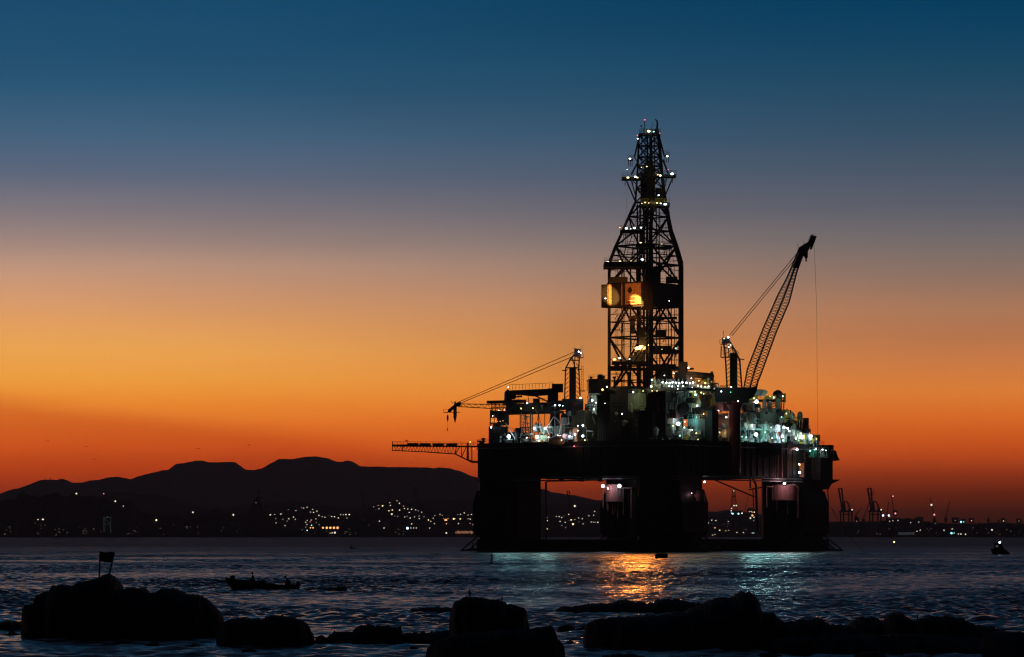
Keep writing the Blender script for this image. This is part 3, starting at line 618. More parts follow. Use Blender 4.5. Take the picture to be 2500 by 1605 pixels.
def promote(em,prefix):
    ch=[o for o in em.children if o.name.split('.')[0]==prefix][0]; nm=em.name.split('.')[0]; em.name='old_'+nm
    o=bpy.data.objects.new(nm,ch.data); COL.objects.link(o); o.parent=em.parent; o.location=em.location
    if 'label' in em: o['label']=em['label']
    for k in list(em.children):
        if k is not ch: k.parent=o
    bpy.data.objects.remove(ch); bpy.data.objects.remove(em)
def spot(px,py,Y,target,power,angle,col,blend=.3):
    L=bpy.data.lights.new('floodlight_beam','SPOT'); L.energy=power; L.color=col; L.spot_size=math.radians(angle); L.spot_blend=blend; L.shadow_soft_size=.15
    o=bpy.data.objects.new('floodlight_beam',L); COL.objects.link(o); p=W(px,py,Y); o.location=p
    o.rotation_euler=(Vector(target)-p).to_track_quat('-Z','Y').to_euler(); o.parent=rig; o.location=p-rig.location
spot(1500,768,984,W(1492,721,1001),80000,19,(1,.42,.08),.6); spot(1564,768,984,W(1557,740,994.5),70000,19,(1,.46,.10),.3); spot(1545,815,970,W(1532,726,997),26000,37,(1,.27,.04),1.0)
# beams added beside the derrick and deck floodlights for glitter on the water
spot(1563,850,991,W(1563,1480,230),40000,46,(1,.25,.03),.8); spot(1525,870,992,W(1500,1440,300),7000,40,(1,.38,.08),.8)
spot(1920,1060,980,W(1940,1400,420),5200,60,(.40,.95,.95),.8); spot(1846,1060,965,W(1870,1400,420),6000,60,(.40,.95,.95),.8); spot(1240,1062,980,W(1260,1385,500),2600,60,(.40,.95,.95),.8); spot(1330,1060,975,W(1350,1385,500),2500,60,(.40,.95,.95),.8)

dlamp(1502,772,'o',.12,0,-9); 
# ---------------- left crane (boom lowered)
lc=empty('pedestal_crane',Q(1400,1000,14)-rig.location,None,None); lc.parent=rig; tag(lc,'left deck crane with its lattice boom lowered to the left')
YL=Yf(1400)+14
def LP_(px,py,dy=0): return W(px,py,YL+dy)
def lp(n,mb,m=STEEL,par=lc,smooth=False): return mb.build(n,m,par,smooth)
mb=MB(); mb.lathe(W(1400,1090,YL),[(2.2,0),(2.2,10.5),(2.8,11.5),(2.8,12.4)],16); lp('pedestal',mb,RED)
mb=MB(); mb.boxax(LP_(1398,988),(3.0,0,0),(0,2.6,0),1.5); mb.boxax(LP_(1360,990),(2.2,0,0),(0,1.5,0),1.3); lp('machinery_house',mb)
for dy in (-1.5,1.5):
    mb=MB()
    for a,b in (((1378,984),(1381,900)),((1381,900),(1391,880)),((1391,880),(1407,860))): mb.stick(LP_(*a,dy),LP_(*b,dy*(.4 if b[1]<870 else 1)),.27)
    lp('mast_leg',mb)
    mb=MB()
    for a,b in (((1417,984),(1413,900)),((1413,900),(1415,862))): mb.stick(LP_(*a,dy),LP_(*b,dy*(.4 if b[1]<870 else 1)),.27)
    lp('mast_leg',mb)
mb=MB()
for i in range(9):
    y=984-i*11; t=(984-y)/100; mb.stick(LP_(1379+t*3,y,-1.5),LP_(1388,y-8,-1.5),.13); mb.stick(LP_(1416-t*3,y,-1.5),LP_(1407,y-8,-1.5),.13)
for (a,b) in (((1382,898),(1414,898)),((1391,880),(1414,880)),((1396,872),(1404,898)),((1404,868),(1402,900)),((1372,905),(1384,905)),((1412,955),(1428,955)),((1411,902),(1420,902)),((1408,874),(1424,874))): mb.stick(LP_(*a,-1),LP_(*b,-1),.2)
mb.boxax(LP_(1398,942),(.95,0,0),(0,.8,0),5.2); mb.boxax(LP_(1410,862),(.9,0,0),(0,.8,0),1.1); lp('mast_bracing',mb,mat('very_dark_red_paint',(.05,.01,.012),.6))
mb=MB()
for x in (1419,1424): mb.stick(LP_(x,955),LP_(x,893),.06)
y=955
while y>893: mb.stick(LP_(1419,y),LP_(1424,y),.05); y-=4
lp('ladder',mb)
mb=MB(); mb.stick(LP_(1407,858),LP_(1407,851),.12); mb.stick(LP_(1407,851),LP_(1400,850.5),.12); mb.stick(LP_(1421,864),LP_(1421,844),.12); mb.stick(LP_(1424,874),LP_(1423,862),.12); lp('aerial',mb,WHITE)
mb=MB(); mb.stick(LP_(1406,858),LP_(1120,982),.10,n=6); mb.stick(LP_(1396,872),LP_(1124,985),.10,n=6); mb.stick(LP_(1406,858,.8),LP_(1120,982,.8),.05); lp('boom_rope',mb)
bm_=MB()
for dy in (-.9,.9):
    truss2(bm_,LP_(1114,986,dy),LP_(1370,992,dy),LP_(1118,993,dy),LP_(1370,1008,dy),34,.16,.09,True)
for i in range(18): x=1116+i*14; bm_.stick(LP_(x,987,-.9),LP_(x,987,.9),.08); bm_.stick(LP_(x,994+i*.8,-.9),LP_(x,994+i*.8,.9),.08)
boom=lp('boom',bm_)
mb=MB(); mb.prism([LP_(1124,980,-.7),LP_(1116,983,-.7),LP_(1094,1000,-.7),LP_(1093,1007,-.7),LP_(1098,1008,-.7),LP_(1112,994,-.7),LP_(1126,990,-.7)],(0,1.4,0)); mb.stick(LP_(1082,1007),LP_(1122,1007),.14); mb.stick(LP_(1083,1007),LP_(1083,999),.07); mb.stick(LP_(1083,1000),LP_(1094,1000),.06); mb.stick(LP_(1106,985),LP_(1101,980),.1); lp('boom_head',mb,par=boom)
mb=MB(); mb.lathe(LP_(1111,1034),[(.03,0),(.35,1.2),(.5,2.2),(.5,4.6),(.3,5.2),(.2,6.2)],10); lp('hook_block',mb,par=lc)
mb=MB(); mb.lathe(LP_(1093,1030),[(.05,0),(.26,.6),(.26,1.6),(.05,2)],8); mb.stick(LP_(1093,1052),LP_(1093,1008),.04); mb.lathe(LP_(1093,1053),[(.05,0),(.18,.4),(.05,1)],8); lp('auxiliary_hook',mb)
lamp(1413,859,0,'b',.33,60,Y=YL-1.5,parent=lc); lamp(1418,862,0,'w',.28,0,Y=YL-1.5,parent=lc); lamp(1417,972,0,'b',.36,40,Y=YL-3,parent=lc)
# ---------------- right crane (boom raised)
rc=empty('pedestal_crane',Q(1795,1000,-3)-rig.location,None,None); rc.parent=rig; tag(rc,'right deck crane on a dark red pedestal with its lattice boom raised')
YR=Yf(1795)-3
def RP(px,py,dy=0): return W(px,py,YR+dy)
def rp(n,mb,m=STEEL,par=rc,smooth=False): return mb.build(n,m,par,smooth)
mb=MB(); mb.lathe(W(1794,1160,YR),[(1.2,0),(1.65,1.0),(1.65,18.2),(2.3,19.4),(2.5,20.4)],24); rp('pedestal',mb,RED,smooth=True)
mb=MB(); mb.prism([RP(1747,946,-2.2),RP(1840,946,-2.2),RP(1836,962,-2.2),RP(1826,984,-2.2),RP(1782,986,-2.2),RP(1774,982,-2.2),RP(1748,982,-2.2)],(0,4.4,0)); rp('machinery_house',mb)
for dy in (-1.6,1.6):
    for pts in (((1775,946),(1772,890),(1769,850),(1765,833)),((1811,946),(1806,880),(1792,852),(1778,828))):
        mb=MB()
        for a,b in zip(pts,pts[1:]): mb.stick(RP(*a,dy if a[1]>860 else dy*.6),RP(*b,dy*.6 if b[1]<860 else dy),.3)
        rp('mast_leg',mb)
mb=MB(); mb.boxax(RP(1791,905),(1.0,0,0),(0,1,0),4.9)
for i in range(9):
    y=944-i*10; mb.stick(RP(1775-i*.4,y,-1.6),RP(1784,y-8,-1.6),.12); mb.stick(RP(1810-i*.7,y,-1.6),RP(1798,y-8,-1.6),.12)
for a,b in (((1773,873),(1804,873)),((1770,850),(1790,850)),((1778,842),(1780,872)),((1786,848),(1796,876)),((1759,841),(1775,841)),((1760,873),(1776,873)),((1804,877),(1817,878)),((1757,943),(1776,943)),((1760,873),(1761,845))): mb.stick(RP(*a,-1),RP(*b,-1),.2)
mb.boxax(RP(1772,832),(1.0,0,0),(0,1,0),.8); rp('mast_bracing',mb)
railing('handrail',RP(1757,841,-1),RP(1774,841,-1),1.3,rc,.05,.7); railing('handrail',RP(1760,872,-1),RP(1773,872,-1),2.8,rc,.05,.7)
mb=MB(); mb.stick(RP(1781,819),RP(1952,611),.11,n=6); mb.stick(RP(1787,820),RP(1945,628),.11,n=6); rp('boom_rope',mb)
Lc=[(1816,948),(1825,900),(1863,803),(1899,721),(1921,679),(1950,611)]; Rc=[(1846,944),(1863,900),(1894,814),(1927,737),(1945,666),(1964,613)]
def along(L,t):
    d=[0]; 
    for a,b in zip(L,L[1:]): d.append(d[-1]+math.dist(a,b))
    s=t*d[-1]
    for i in range(len(L)-1):
        if s<=d[i+1]: u=(s-d[i])/(d[i+1]-d[i]); return (L[i][0]+(L[i+1][0]-L[i][0])*u, L[i][1]+(L[i+1][1]-L[i][1])*u)
    return L[-1]
mb=MB(); N=46
def chords(t):
    a=along(Lc,t); b=along(Rc,t); m=((a[0]+b[0])/2,(a[1]+b[1])/2); dd=1.5*min(1,.35+3*t)*(1-.5*max(0,t-.7)/.3)
    return RP(*a),RP(*b),RP(*m,-dd),RP(*m,dd)
for i in range(N):
    A=chords(i/N); B=chords((i+1)/N)
    for k,r in ((0,.27),(1,.27),(2,.3),(3,.3)): mb.stick(A[k],B[k],r)
    pairs=((0,2),(2,1),(1,3),(3,0))
    for p,q in pairs: mb.stick(A[p if i%2 else q],B[q if i%2 else p],.10)
for i in range(40,46):
    A=chords(i/N); B=chords((i+1)/N); mb.add([A[0].lerp(A[1],.15),A[2],A[1],A[3],B[0].lerp(B[1],.15),B[2],B[1],B[3]],[(0,1,5,4),(1,2,6,5),(2,3,7,6),(3,0,4,7)])
boom=rp('boom',mb)
mb=MB(); mb.prism([RP(1947,614,-.9),RP(1951,604,-.9),RP(1974,590,-.9),RP(1981,574,-.9),RP(1994,577,-.9),RP(1989,592,-.9),RP(1982,609,-.9),RP(1978,608,-.9),RP(1981,597,-.9),RP(1974,612,-.9),RP(1964,626,-.9)],(0,1.8,0)); mb.stick(RP(1976,578),RP(1984,572),.07); mb.stick(RP(1984,572),RP(1991,573),.07); mb.stick(RP(1976,578),RP(1974,588),.07); mb.stick(RP(1946,596),RP(1950,606),.07); mb.stick(RP(1962,590),RP(1963,597),.1); rp('boom_head',mb,par=boom)
mb=MB(); mb.prism([RP(1816,950,-1),RP(1847,943,-1),RP(1850,925,-1),RP(1852,930,-1),RP(1848,955,-1),RP(1838,972,-1),RP(1820,978,-1)],(0,2,0)); rp('boom_foot',mb)
mb=MB(); mb.lathe(RP(1968,640),[(.05,0),(.22,.3),(.2,.9),(.5,1.3),(.55,3.6),(.35,4.2),(.25,4.8)],10); rp('hook_block',mb)
mb=MB(); mb.stick(RP(1988,600,1),RP(1994,760,1),.045); mb.stick(RP(1994,760,1),RP(1996,1078,1),.045); rp('hoist_line',mb)
mb=MB(); mb.stick(RP(1766,833),RP(1766,812),.07); mb.lathe(RP(1766,813),[(.02,0),(.2,.2),(.02,.5)],8); rp('aerial',mb,YELLOW)
lamp(1778,824,0,'b',.38,50,Y=YR-2,parent=rc); lamp(1768,827,0,'y',.25,0,Y=YR-2,parent=rc); lamp(1779,848,0,'b',.24,0,Y=YR-2.4,parent=rc); lamp(1784,843,0,'w',.16,0,Y=YR-2.4,parent=rc)
lamp(1785,945,0,'w',.26,20,Y=YR-3.4,parent=rc); lamp(1761,956,0,'b',.3,20,Y=YR-3.4,parent=rc); lamp(1784,958,0,'g',.2,0,Y=YR-3.4,parent=rc); lamp(1802,980,0,'w',.26,0,Y=YR-3.4,parent=rc)
# ---------------- burner boom at left
bb=empty('burner_boom',W(1160,1090,993)-rig.location,None,None); bb.parent=rig; tag(bb,'long horizontal lattice boom reaching out to the left of the hull')
YB=993
def BP(px,py,dy=0): return W(px,py,YB+dy)
mb=MB()
for dy in (-1.1,1.1):
    mb.stick(BP(957,1089,dy),BP(1175,1091,dy),.3); mb.stick(BP(957,1100,dy),BP(1040,1104,dy),.17); mb.stick(BP(1040,1104,dy),BP(1112,1109,dy),.2); mb.stick(BP(1112,1109,dy),BP(1144,1125,dy),.26)
    n=19
    for i in range(n):
        x0=962+i*8; x1=x0+8; yb=lambda x:1100+(x-957)*.058
        mb.stick(BP(x0,1090,dy),BP((x0+x1)/2,yb(x0),dy),.08); mb.stick(BP((x0+x1)/2,yb(x0),dy),BP(x1,1090,dy),.08)
    for a,b in (((1112,1109),(1122,1092)),((1127,1092),(1127,1116)),((1127,1116),(1138,1092)),((1114,1092),(1112,1109))): mb.stick(BP(*a,dy),BP(*b,dy),.16)
    mb.stick(BP(1142,1082,dy),BP(1142,1125,dy),.42); mb.stick(BP(1152,1092,dy),BP(1152,1126,dy),.2)
for x in range(960,1140,14): mb.stick(BP(x,1090,-1.1),BP(x,1090,1.1),.1)
mb.stick(BP(1144,1124),BP(1152,1128),.4); mb.stick(BP(1150,1128),BP(1180,1129),.4); mb.stick(BP(958,1078),BP(958,1102),.15); mb.stick(BP(983,1085),BP(983,1103),.15)
mb.build('lattice_frame',STEEL,bb)
railing('handrail',BP(957,1089,-1.2),BP(1170,1091,-1.2),1.25,bb,.05,1.6); railing('handrail',BP(957,1089,1.2),BP(1170,1091,1.2),1.25,bb,.05,2.3)
mb=MB(); mb.boxax(BP(1000,1088,0),(4.8,0,0),(0,.5,0),.2); mb.stick(BP(992,1080),BP(991,1074),.1); mb.stick(BP(988,1076),BP(996,1075),.1); mb.stick(BP(996,1075),BP(994,1082),.1)
for x0 in (1000,1030,1062,1095): mb.boxax(BP(x0+8,1085.5,.3),(1.6,0,0),(0,.05,0),.35)
mb.build('walkway',STEEL,bb); lamp(1148,1080,0,'o',.28,20,Y=YB-1.6,parent=bb); lamp(1156,1096,0,'o',.12,0,Y=YB-1.6,parent=bb)
# ---------------- knuckle boom pipe crane at left
kc=empty('knuckle_crane',Q(1360,1000,12)-rig.location,None,None); kc.parent=rig; tag(kc,'dark knuckle boom pipe crane folded flat above the left deck')
def KP(px,py,dy=0): return W(px,py,Yf(1300)+11+dy)
mb=MB(); mb.prism([KP(1235,954,-.8),KP(1350,949,-.8),KP(1362,950,-.8),KP(1361,985,-.8),KP(1352,975,-.8),KP(1338,965,-.8),KP(1300,968,-.8),KP(1275,965,-.8),KP(1243,964,-.8)],(0,1.6,0)); mb.build('main_boom',STEEL,kc)
mb=MB(); mb.prism([KP(1232,957,-1),KP(1240,950,-1),KP(1246,957,-1),KP(1245,973,-1),KP(1250,980,-1),KP(1233,981,-1),KP(1231,968,-1)],(0,2,0)); mb.build('knuckle',STEEL,kc)
mb=MB(); mb.stick(KP(1245,970),KP(1275,968),.35); mb.stick(KP(1305,966),KP(1340,982),.3,.3); mb.build('hydraulic_cylinder',STEEL,kc)
mb=MB(); mb.boxax(KP(1361,948),(1.6,0,0),(0,1.2,0),1.2); mb.boxax(KP(1350,966),(1.5,0,0),(0,1.2,0),2); mb.build('operator_cabin',STEEL,kc)
railing('handrail',KP(1243,952,-.9),KP(1349,947,-.9),1.4,kc,.07,.95,STEEL,1)
mb=MB(); mb.lathe(W(1355,1085,Yf(1355)+14),[(1.4,0),(1.4,11)],12); mb.build('pedestal',STEEL,kc)
lamp(1241,946,0,'p',.2,0,Y=Yf(1241)+9,parent=kc); lamp(1333,947,0,'r',.14,0,Y=Yf(1333)+9,parent=kc)
# ---------------- topside blocks
MM=[STEEL,GREY,WHITE,GREEN,YELLOW,ORANGE,BLUE]
def blk(name,x0,x1,y0,y1,off,d=4,m=STEEL,label=None,trim=True):
    mb=MB(); c=dbox(mb,x0,x1,y0,y1,off,d); o=part(name,mb,m)
    if label: o['label']=label
    if trim:
        mb=MB(); mid=(x0+x1)/2; Y=Yf(mid)+off; k=F/Y
        n=max(2,int((x1-x0)/9)); hgt=((y1 if y1 else HY-(DZ-CH)*k)-y0)/k; rr=random.Random(int(x0*y0))
        span=(x1-x0)/k; dd=min(d,span*.5/sT); w=(span-dd*sT)/cT; zt=CH+(HY-y0)/k
        for i in range(n+1):
            a=c+E1*(-w/2+w*i/n)-E2*(dd/2+.08); mb.stick(Vector((a.x,a.y,zt)),Vector((a.x,a.y,zt-hgt)),.09)
        for j in range(1,int(hgt/2.6)+1):
            a=c+E1*(-w/2)-E2*(dd/2+.1); b=c+E1*(w/2)-E2*(dd/2+.1); mb.stick(Vector((a.x,a.y,zt-j*2.5)),Vector((b.x,b.y,zt-j*2.5)),.07)
        a=c+E1*(-w/2)-E2*(dd/2); b=c+E1*(w/2)-E2*(dd/2); e=c+E1*(w/2)+E2*(dd/2)
        for p,q in ((a,b),(b,e)):
            p=Vector((p.x,p.y,zt)); q=Vector((q.x,q.y,zt)); nn=max(1,int((q-p).length/1.6))
            for i in range(nn+1): t=p.lerp(q,i/nn); mb.stick(t,t+UP*1.1,.045)
            mb.stick(p+UP*1.1,q+UP*1.1,.045); mb.stick(p+UP*.55,q+UP*.55,.035)
        for i in range(rr.randint(1,3)):
            t=Vector((c.x,c.y,zt))+E1*rr.uniform(-.4,.4)*w; mb.boxax(t+UP*.5,E1*rr.uniform(.3,.8),E2*.5,rr.uniform(.3,.9))
        mb.build('wall_fittings',m,o)
    return o
def skid(x0,x1,y0,y1,off,seed,n=16,mats=(0,1,2,3),name='machinery_skid',label=None):
    rr=random.Random(seed); mb=MB()
    for i in range(n):
        mb.mi=rr.choice(mats); x=rr.uniform(x0,x1); y=y1-(y1-y0)*rr.random()**1.4; p=Q(x,y,off+rr.uniform(-1.8,2.2)); t=rr.random()
        if t<.35: mb.boxax(p,E1*rr.uniform(.25,1.3),E2*rr.uniform(.3,1),rr.uniform(.2,1.1))
        elif t<.55: mb.lathe(p-UP*.8,[(rr.uniform(.3,.9),0),(rr.uniform(.3,.9),rr.uniform(.8,2.4)),(.1,2.6)],10)
        elif t<.8:
            q=p+E1*rr.uniform(-3,3)+UP*rr.uniform(-.2,.2); mb.stick(p,q,rr.uniform(.07,.2),n=6); mb.stick(q,q-UP*rr.uniform(.8,3),rr.uniform(.07,.16),n=6)
        elif t<.92: mb.stick(p,p+E1*rr.uniform(-1.6,1.6)-UP*rr.uniform(1.5,4),rr.uniform(.07,.14),n=6)
        else: mb.lathe(p,[(rr.uniform(.4,.9),-.25),(rr.uniform(.5,1),.25)],14,axis='y')
    # light frame round it
    mb.mi=mats[0]
    for x in (x0,(x0+x1)/2,x1): mb.stick(Q(x,y0,off+2),Q(x,y1,off+2),.1)
    mb.stick(Q(x0,y0,off+2),Q(x1,y0,off+2),.1)
    o=part(name,mb,MM)
    if label: o['label']=label
    return o
def frame(x0,x1,y0,y1,off,nx,m=GREY,r=.11,X=True,name='pipe_rack_frame'):
    mb=MB()
    for i in range(nx+1):
        x=x0+(x1-x0)*i/nx; mb.stick(Q(x,y0,off),Q(x,y1,off),r)
        if i<nx and X:
            xn=x0+(x1-x0)*(i+1)/nx
            if i%2: mb.stick(Q(x,y0,off),Q(xn,y1,off),r*.7)
            else: mb.stick(Q(x,y1,off),Q(xn,y0,off),r*.7)
    for y in (y0,(y0+y1)/2): mb.stick(Q(x0,y,off),Q(x1,y,off),r)
    return part(name,mb,m)
# left end
blk('bulkhead_house',1194,1240,1042,None,5,4); blk('deck_house',1242,1290,1056,None,8,5)
mb=MB()
for y in (1004,1019,1034): mb.stick(Q(1197,y,4),Q(1236,y+1,4),.22); 
for x in (1197,1207,1217,1227,1236): mb.stick(Q(x,1001,4),Q(x,1042,4),.11 if x>1197 else .2)
mb.stick(Q(1198,1035,4),Q(1212,1044,4),.1); mb.boxax(Q(1213,1012,5),E1*1.4,E2*1,.9); mb.boxax(Q(1228,1025,6),E1*1.4,E2*1,1.6); part('stair_platform',mb,STEEL)
blk('overhead_girder',1188,1285,978,985,6,2.5,trim=False); blk('cable_tray_house',1236,1290,986,1006,9,4); blk('pipe_handler_house',1280,1362,984,1006,8,5); blk('deck_beam',1205,1375,1005,1012,7,2,trim=False)
frame(1200,1238,985,1005,5,4,STEEL,.14); frame(1270,1296,1008,1080,6,2,STEEL,.2); frame(1300,1345,1010,1085,9,3,STEEL,.16)
mb=MB()
for k in range(9): y=1078-k*8; mb.stick(Q(1275,y,5),Q(1292,y-(4 if k%2 else -4),5),.16); mb.stick(Q(1276,y+3,5),Q(1290,y+3,5),.1)
for x in (1273,1294): mb.stick(Q(x,1084,5),Q(x,1008,5),.14)
part('stair_tower',mb,GREY)
mb=MB()
for a,b in (((1352,1018),(1336,1042)),((1354,1018),(1370,1035)),((1370,1035),(1366,1058)),((1354,1018),(1355,1042)),((1366,1058),(1352,1066)),((1372,1020),(1372,1035)),((1388,1018),(1388,1036)),((1372,1036),(1392,1036)),((1234,1032),(1258,1072)),((1312,1043),(1352,1043)),((1334,1046),(1340,1060)),((1352,1043),(1356,1062))): mb.stick(Q(*a,3.2),Q(*b,3.2),.14)
part('davit_frame',mb,WHITE)
blk('switchgear_house',1354,1400,1040,None,9,4,GREEN); skid(1296,1352,1043,1082,5,11,26,(1,2,2,3,0)); skid(1205,1262,1056,1084,4,12,12,(0,0,1,3)); skid(1376,1432,1044,1082,4.5,13,24,(1,2,3,5,0)); skid(1262,1296,1058,1084,4,14,10,(0,1,3))
skid(1376,1430,1005,1040,9,15,18,(0,1,0)); skid(1240,1290,962,984,9,16,6,(0,)); skid(1290,1360,992,1006,5,17,8,(0,1))
lamp(1242,1066,2.2,'b',.62,420); lamp(1311,1067,2.2,'w',.62,420); lamp(1304,1046,2.6,'b',.42,200); lamp(1331,1046,2.6,'b',.45,250); lamp(1368,1066,2.2,'p',.42,160); lamp(1391,1066,2.2,'b',.5,260); lamp(1404,1061,2.2,'b',.4,120); lamp(1423,1065,2.0,'b',.5,240); lamp(1423,1039,2.4,'w',.42,160); lamp(1199,1044,1.4,'b',.32,30); lamp(1362,1064,2.2,'w',.3,0); lamp(1286,1069,2.2,'w',.24,40); lamp(1339,1068,2.2,'w',.25,0); lamp(1316,1078,2,'o',.2,40); lamp(1428,1075,2.0,'o',.3,60); lamp(1411,1040,2,'w',.2,0); lamp(1411,1052,2,'w',.2,0)
lamp(1287,985,4,'b',.28,20); lamp(1355,990,4.5,'b',.34,40,name='strip_light'); lamp(1366,990,4.5,'b',.34,0,name='strip_light'); lamp(1272,998,4,'y',.36,30); lamp(1301,997,4,'y',.3,20); lamp(1374,991,4.5,'t',.2,0)
for x,y in ((1202,1028),(1209,1028),(1214,1029),(1221,1029),(1228,1028),(1203,1016),(1218,1002),(1231,1001)): lamp(x,y,3.4,'o' if y>1020 else 'p',.13,0,name='bulkhead_and_fill_light')
# orange lifeboat (hangs in davits, its own thing)
lb=Q(1358,1079,-3.4); life=empty('lifeboat',lb,'orange covered lifeboat hanging at the edge of the rig deck','lifeboat')
mb=MB(); k=17
V=[]; 
for i in range(k):
    t=-1+2*i/(k-1); wv=1.25*(max(0,1-t**4))**.6+.02; top=1.35*(1-.25*t*t); bot=-1.2*(1-.5*t**4)
    for j in range(12):
        a=2*math.pi*j/12; V.append(lb+E1*t*2.7+E2*wv*math.cos(a)+UP*((top if math.sin(a)>0 else -bot)*math.sin(a)))
mb.add(V,[(i*12+j,i*12+(j+1)%12,(i+1)*12+(j+1)%12,(i+1)*12+j) for i in range(k-1) for j in range(12)]); mb.build('hull',ORANGE,life,True)
mb=MB(); mb.boxax(lb+E1*.9+UP*1.35,E1*.55,E2*.5,.3); mb.build('helm_hatch',ORANGE,life); mb=MB(); mb.stick(lb-E1*1.6+UP*1.2,lb-E1*1.6+UP*2.8-E2*-1,.07); mb.stick(lb+E1*1.6+UP*1.2,lb+E1*1.6+UP*2.8-E2*-1,.07); mb.build('davit_fall',STEEL,life)
lamp(1371,1075,-5.0,'w',.18,110,name='bulkhead_and_fill_light',fwd=3); lamp(1402,1090,-1,'r',.35,25,name='bulkhead_and_fill_light');  # first lamp is added outboard only to light the lifeboat
# centre
blk('ventilation_house',1437,1486,926,966,22,6,STEEL); blk('tall_deck_block',1458,1520,964,None,8,7,STEEL,'tall black block left of the derrick'); blk('drill_floor_house',1486,1600,945,None,26,14,STEEL,trim=False)
frame(1438,1462,962,1012,10,3,WHITE,.16); skid(1438,1464,962,1008,12,21,22,(2,2,1,0)); lamp(1446,978,8,'w',.42,120); lamp(1455,985,8,'w',.35,60); lamp(1450,1000,7,'w',.3,30)
lamp(1471,952,17,'o',.5,160); lamp(1482,945,17,'w',.3,0); lamp(1477,985,3,'w',.13); lamp(1519,1011,4,'p',.24,20)
blk('generator_house',1396,1460,1003,None,11,6,mat('olive_paint',(.13,.12,.08),.5),None)
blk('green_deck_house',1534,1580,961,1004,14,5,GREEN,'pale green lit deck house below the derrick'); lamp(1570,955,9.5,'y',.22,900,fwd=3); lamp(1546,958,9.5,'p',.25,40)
blk('accommodation_block',1578,1668,958,1062,12,9,STEEL,'big dark deck house in the middle of the rig')
mb=MB()
for x in (1607,1620,1633,1647): mb.stick(Q(x,981,5.6),Q(x,1006,5.6),.22)
mb.stick(Q(1607,981,5.6),Q(1650,981,5.6),.1); part('door_pillar',mb,PINK)
mb=MB(); mb.lathe(Q(1668,998,1.5),[(1.7,-.5),(1.75,0),(1.6,.5)],28,axis='y'); part('cable_reel',mb,STEEL)
blk('cargo_container',1628,1660,1010,1022,3,2,PINK); blk('laundry_house',1560,1624,1003,None,8,6); blk('engine_house',1518,1562,1040,None,7,5)
skid(1500,1562,1000,1046,9,22,18,(0,3,0)); skid(1595,1640,1058,1084,3,23,14,(0,1,0))
skid(1628,1668,1020,1064,6,24,18,(2,1,3)); lamp(1656,1035,2,'b',.62,420); lamp(1643,1040,3,'y',.28,90); lamp(1672,1030,3,'w',.2,0); lamp(1671,1044,3,'w',.25,60); lamp(1660,1064,2,'t',.25,40)
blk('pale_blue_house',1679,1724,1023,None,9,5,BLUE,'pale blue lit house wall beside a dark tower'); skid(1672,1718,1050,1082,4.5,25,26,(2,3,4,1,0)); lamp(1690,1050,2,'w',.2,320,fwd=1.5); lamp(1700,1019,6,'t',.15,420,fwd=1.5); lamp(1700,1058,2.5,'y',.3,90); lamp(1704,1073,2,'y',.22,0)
blk('dark_tower',1722,1754,1003,None,2.5,4); blk('fan_room',1752,1782,1020,1046,9,4,ORANGE); blk('store_house',1752,1782,1034,None,11,4,BLUE); skid(1752,1780,1046,1084,5,26,18,(2,5,1,0)); lamp(1773,1019,4,'b',.35,160); lamp(1757,1056,3,'o',.25,120); lamp(1771,1058,3,'o',.2,60); lamp(1761,1075,3,'t',.2,60)
frame(1436,1530,985,1002,6,5,STEEL,.1); 
# lit pipe deck to the right of the derrick
blk('pipe_deck',1578,1748,950,956,16,14,STEEL,trim=False); blk('mud_module',1668,1745,972,1000,14,7,mat('brown_module_paint',(.16,.10,.07),.5)); blk('module_base',1668,1750,1000,1024,12,6,STEEL)
frame(1590,1742,926,952,13,16,WHITE,.10); skid(1592,1700,930,952,15,27,40,(1,2,2,0,3)); skid(1690,1745,928,956,13,28,26,(4,5,2,1)); skid(1680,1745,952,990,10,29,46,(0,1,2,3,4)); skid(1640,1700,955,968,10,30,18,(0,1,3))
for i,x in enumerate((1618,1627,1635,1642,1650,1658,1666,1676,1684,1692)): lamp(x,935+(i%3-1),10,'b' if i%2 else 'w',.36,90 if i%3==0 else 0,name='strip_light')
for x,y in ((1634,943),(1641,944),(1656,943),(1668,943),(1712,944),(1722,945),(1730,944),(1704,942),(1655,950),(1690,948),(1742,950)): lamp(x,y,9.5,'w',.27,60 if x%3==0 else 0,name='strip_light')
lamp(1592,928,10,'t',.36,40); lamp(1590,944,10,'w',.36,50); lamp(1592,955,9,'y',.22,30); lamp(1604,955,9,'y',.2,0); lamp(1706,930,9,'o',.3,160); lamp(1722,936,9,'y',.36,200); lamp(1697,957,8,'y',.28,60); lamp(1712,959,7,'y',.32,50); lamp(1718,962,7,'o',.25,40); lamp(1698,964,7,'t',.4,80); lamp(1702,991,5,'b',.35,80); lamp(1718,1011,6,'o',.3,120); lamp(1740,1010,5,'w',.24,40); lamp(1754,1003,5,'p',.22,90); lamp(1688,924,10,'p',.2,0)
mb=MB(); a=Q(1680,914,14); b=Q(1738,919,14); mb.stick(a,b,.85,n=10); mb.boxax(b,(.35,0,0),(0,.9,0),1.3); mb.boxax(Q(1672,925,15),E1*2,E2*2,1.8); mb.boxax(Q(1668,905,15),E1*.9,E2*.9,2.4); mb.stick(Q(1718,922,13),Q(1722,930,13),.3); part('gangway_boom',mb,mat('rust_brown_paint',(.12,.07,.05),.6))
mb=MB(); mb.boxax(Q(1683,901,14),(1.2,0,0),(0,.7,0),.25); mb.stick(Q(1668,880,15),Q(1668,905,15),.08); mb.stick(Q(1664,879,15),Q(1669,879,15),.1); part('lamp_bracket',mb,STEEL); lamp(1681,899,11,'o',.42,90); lamp(1681,898,10.6,'w',.3,0)
blk('service_block',1600,1682,1042,None,14,4,GREY); blk('service_block',1800,1870,1050,None,16,4,GREY)
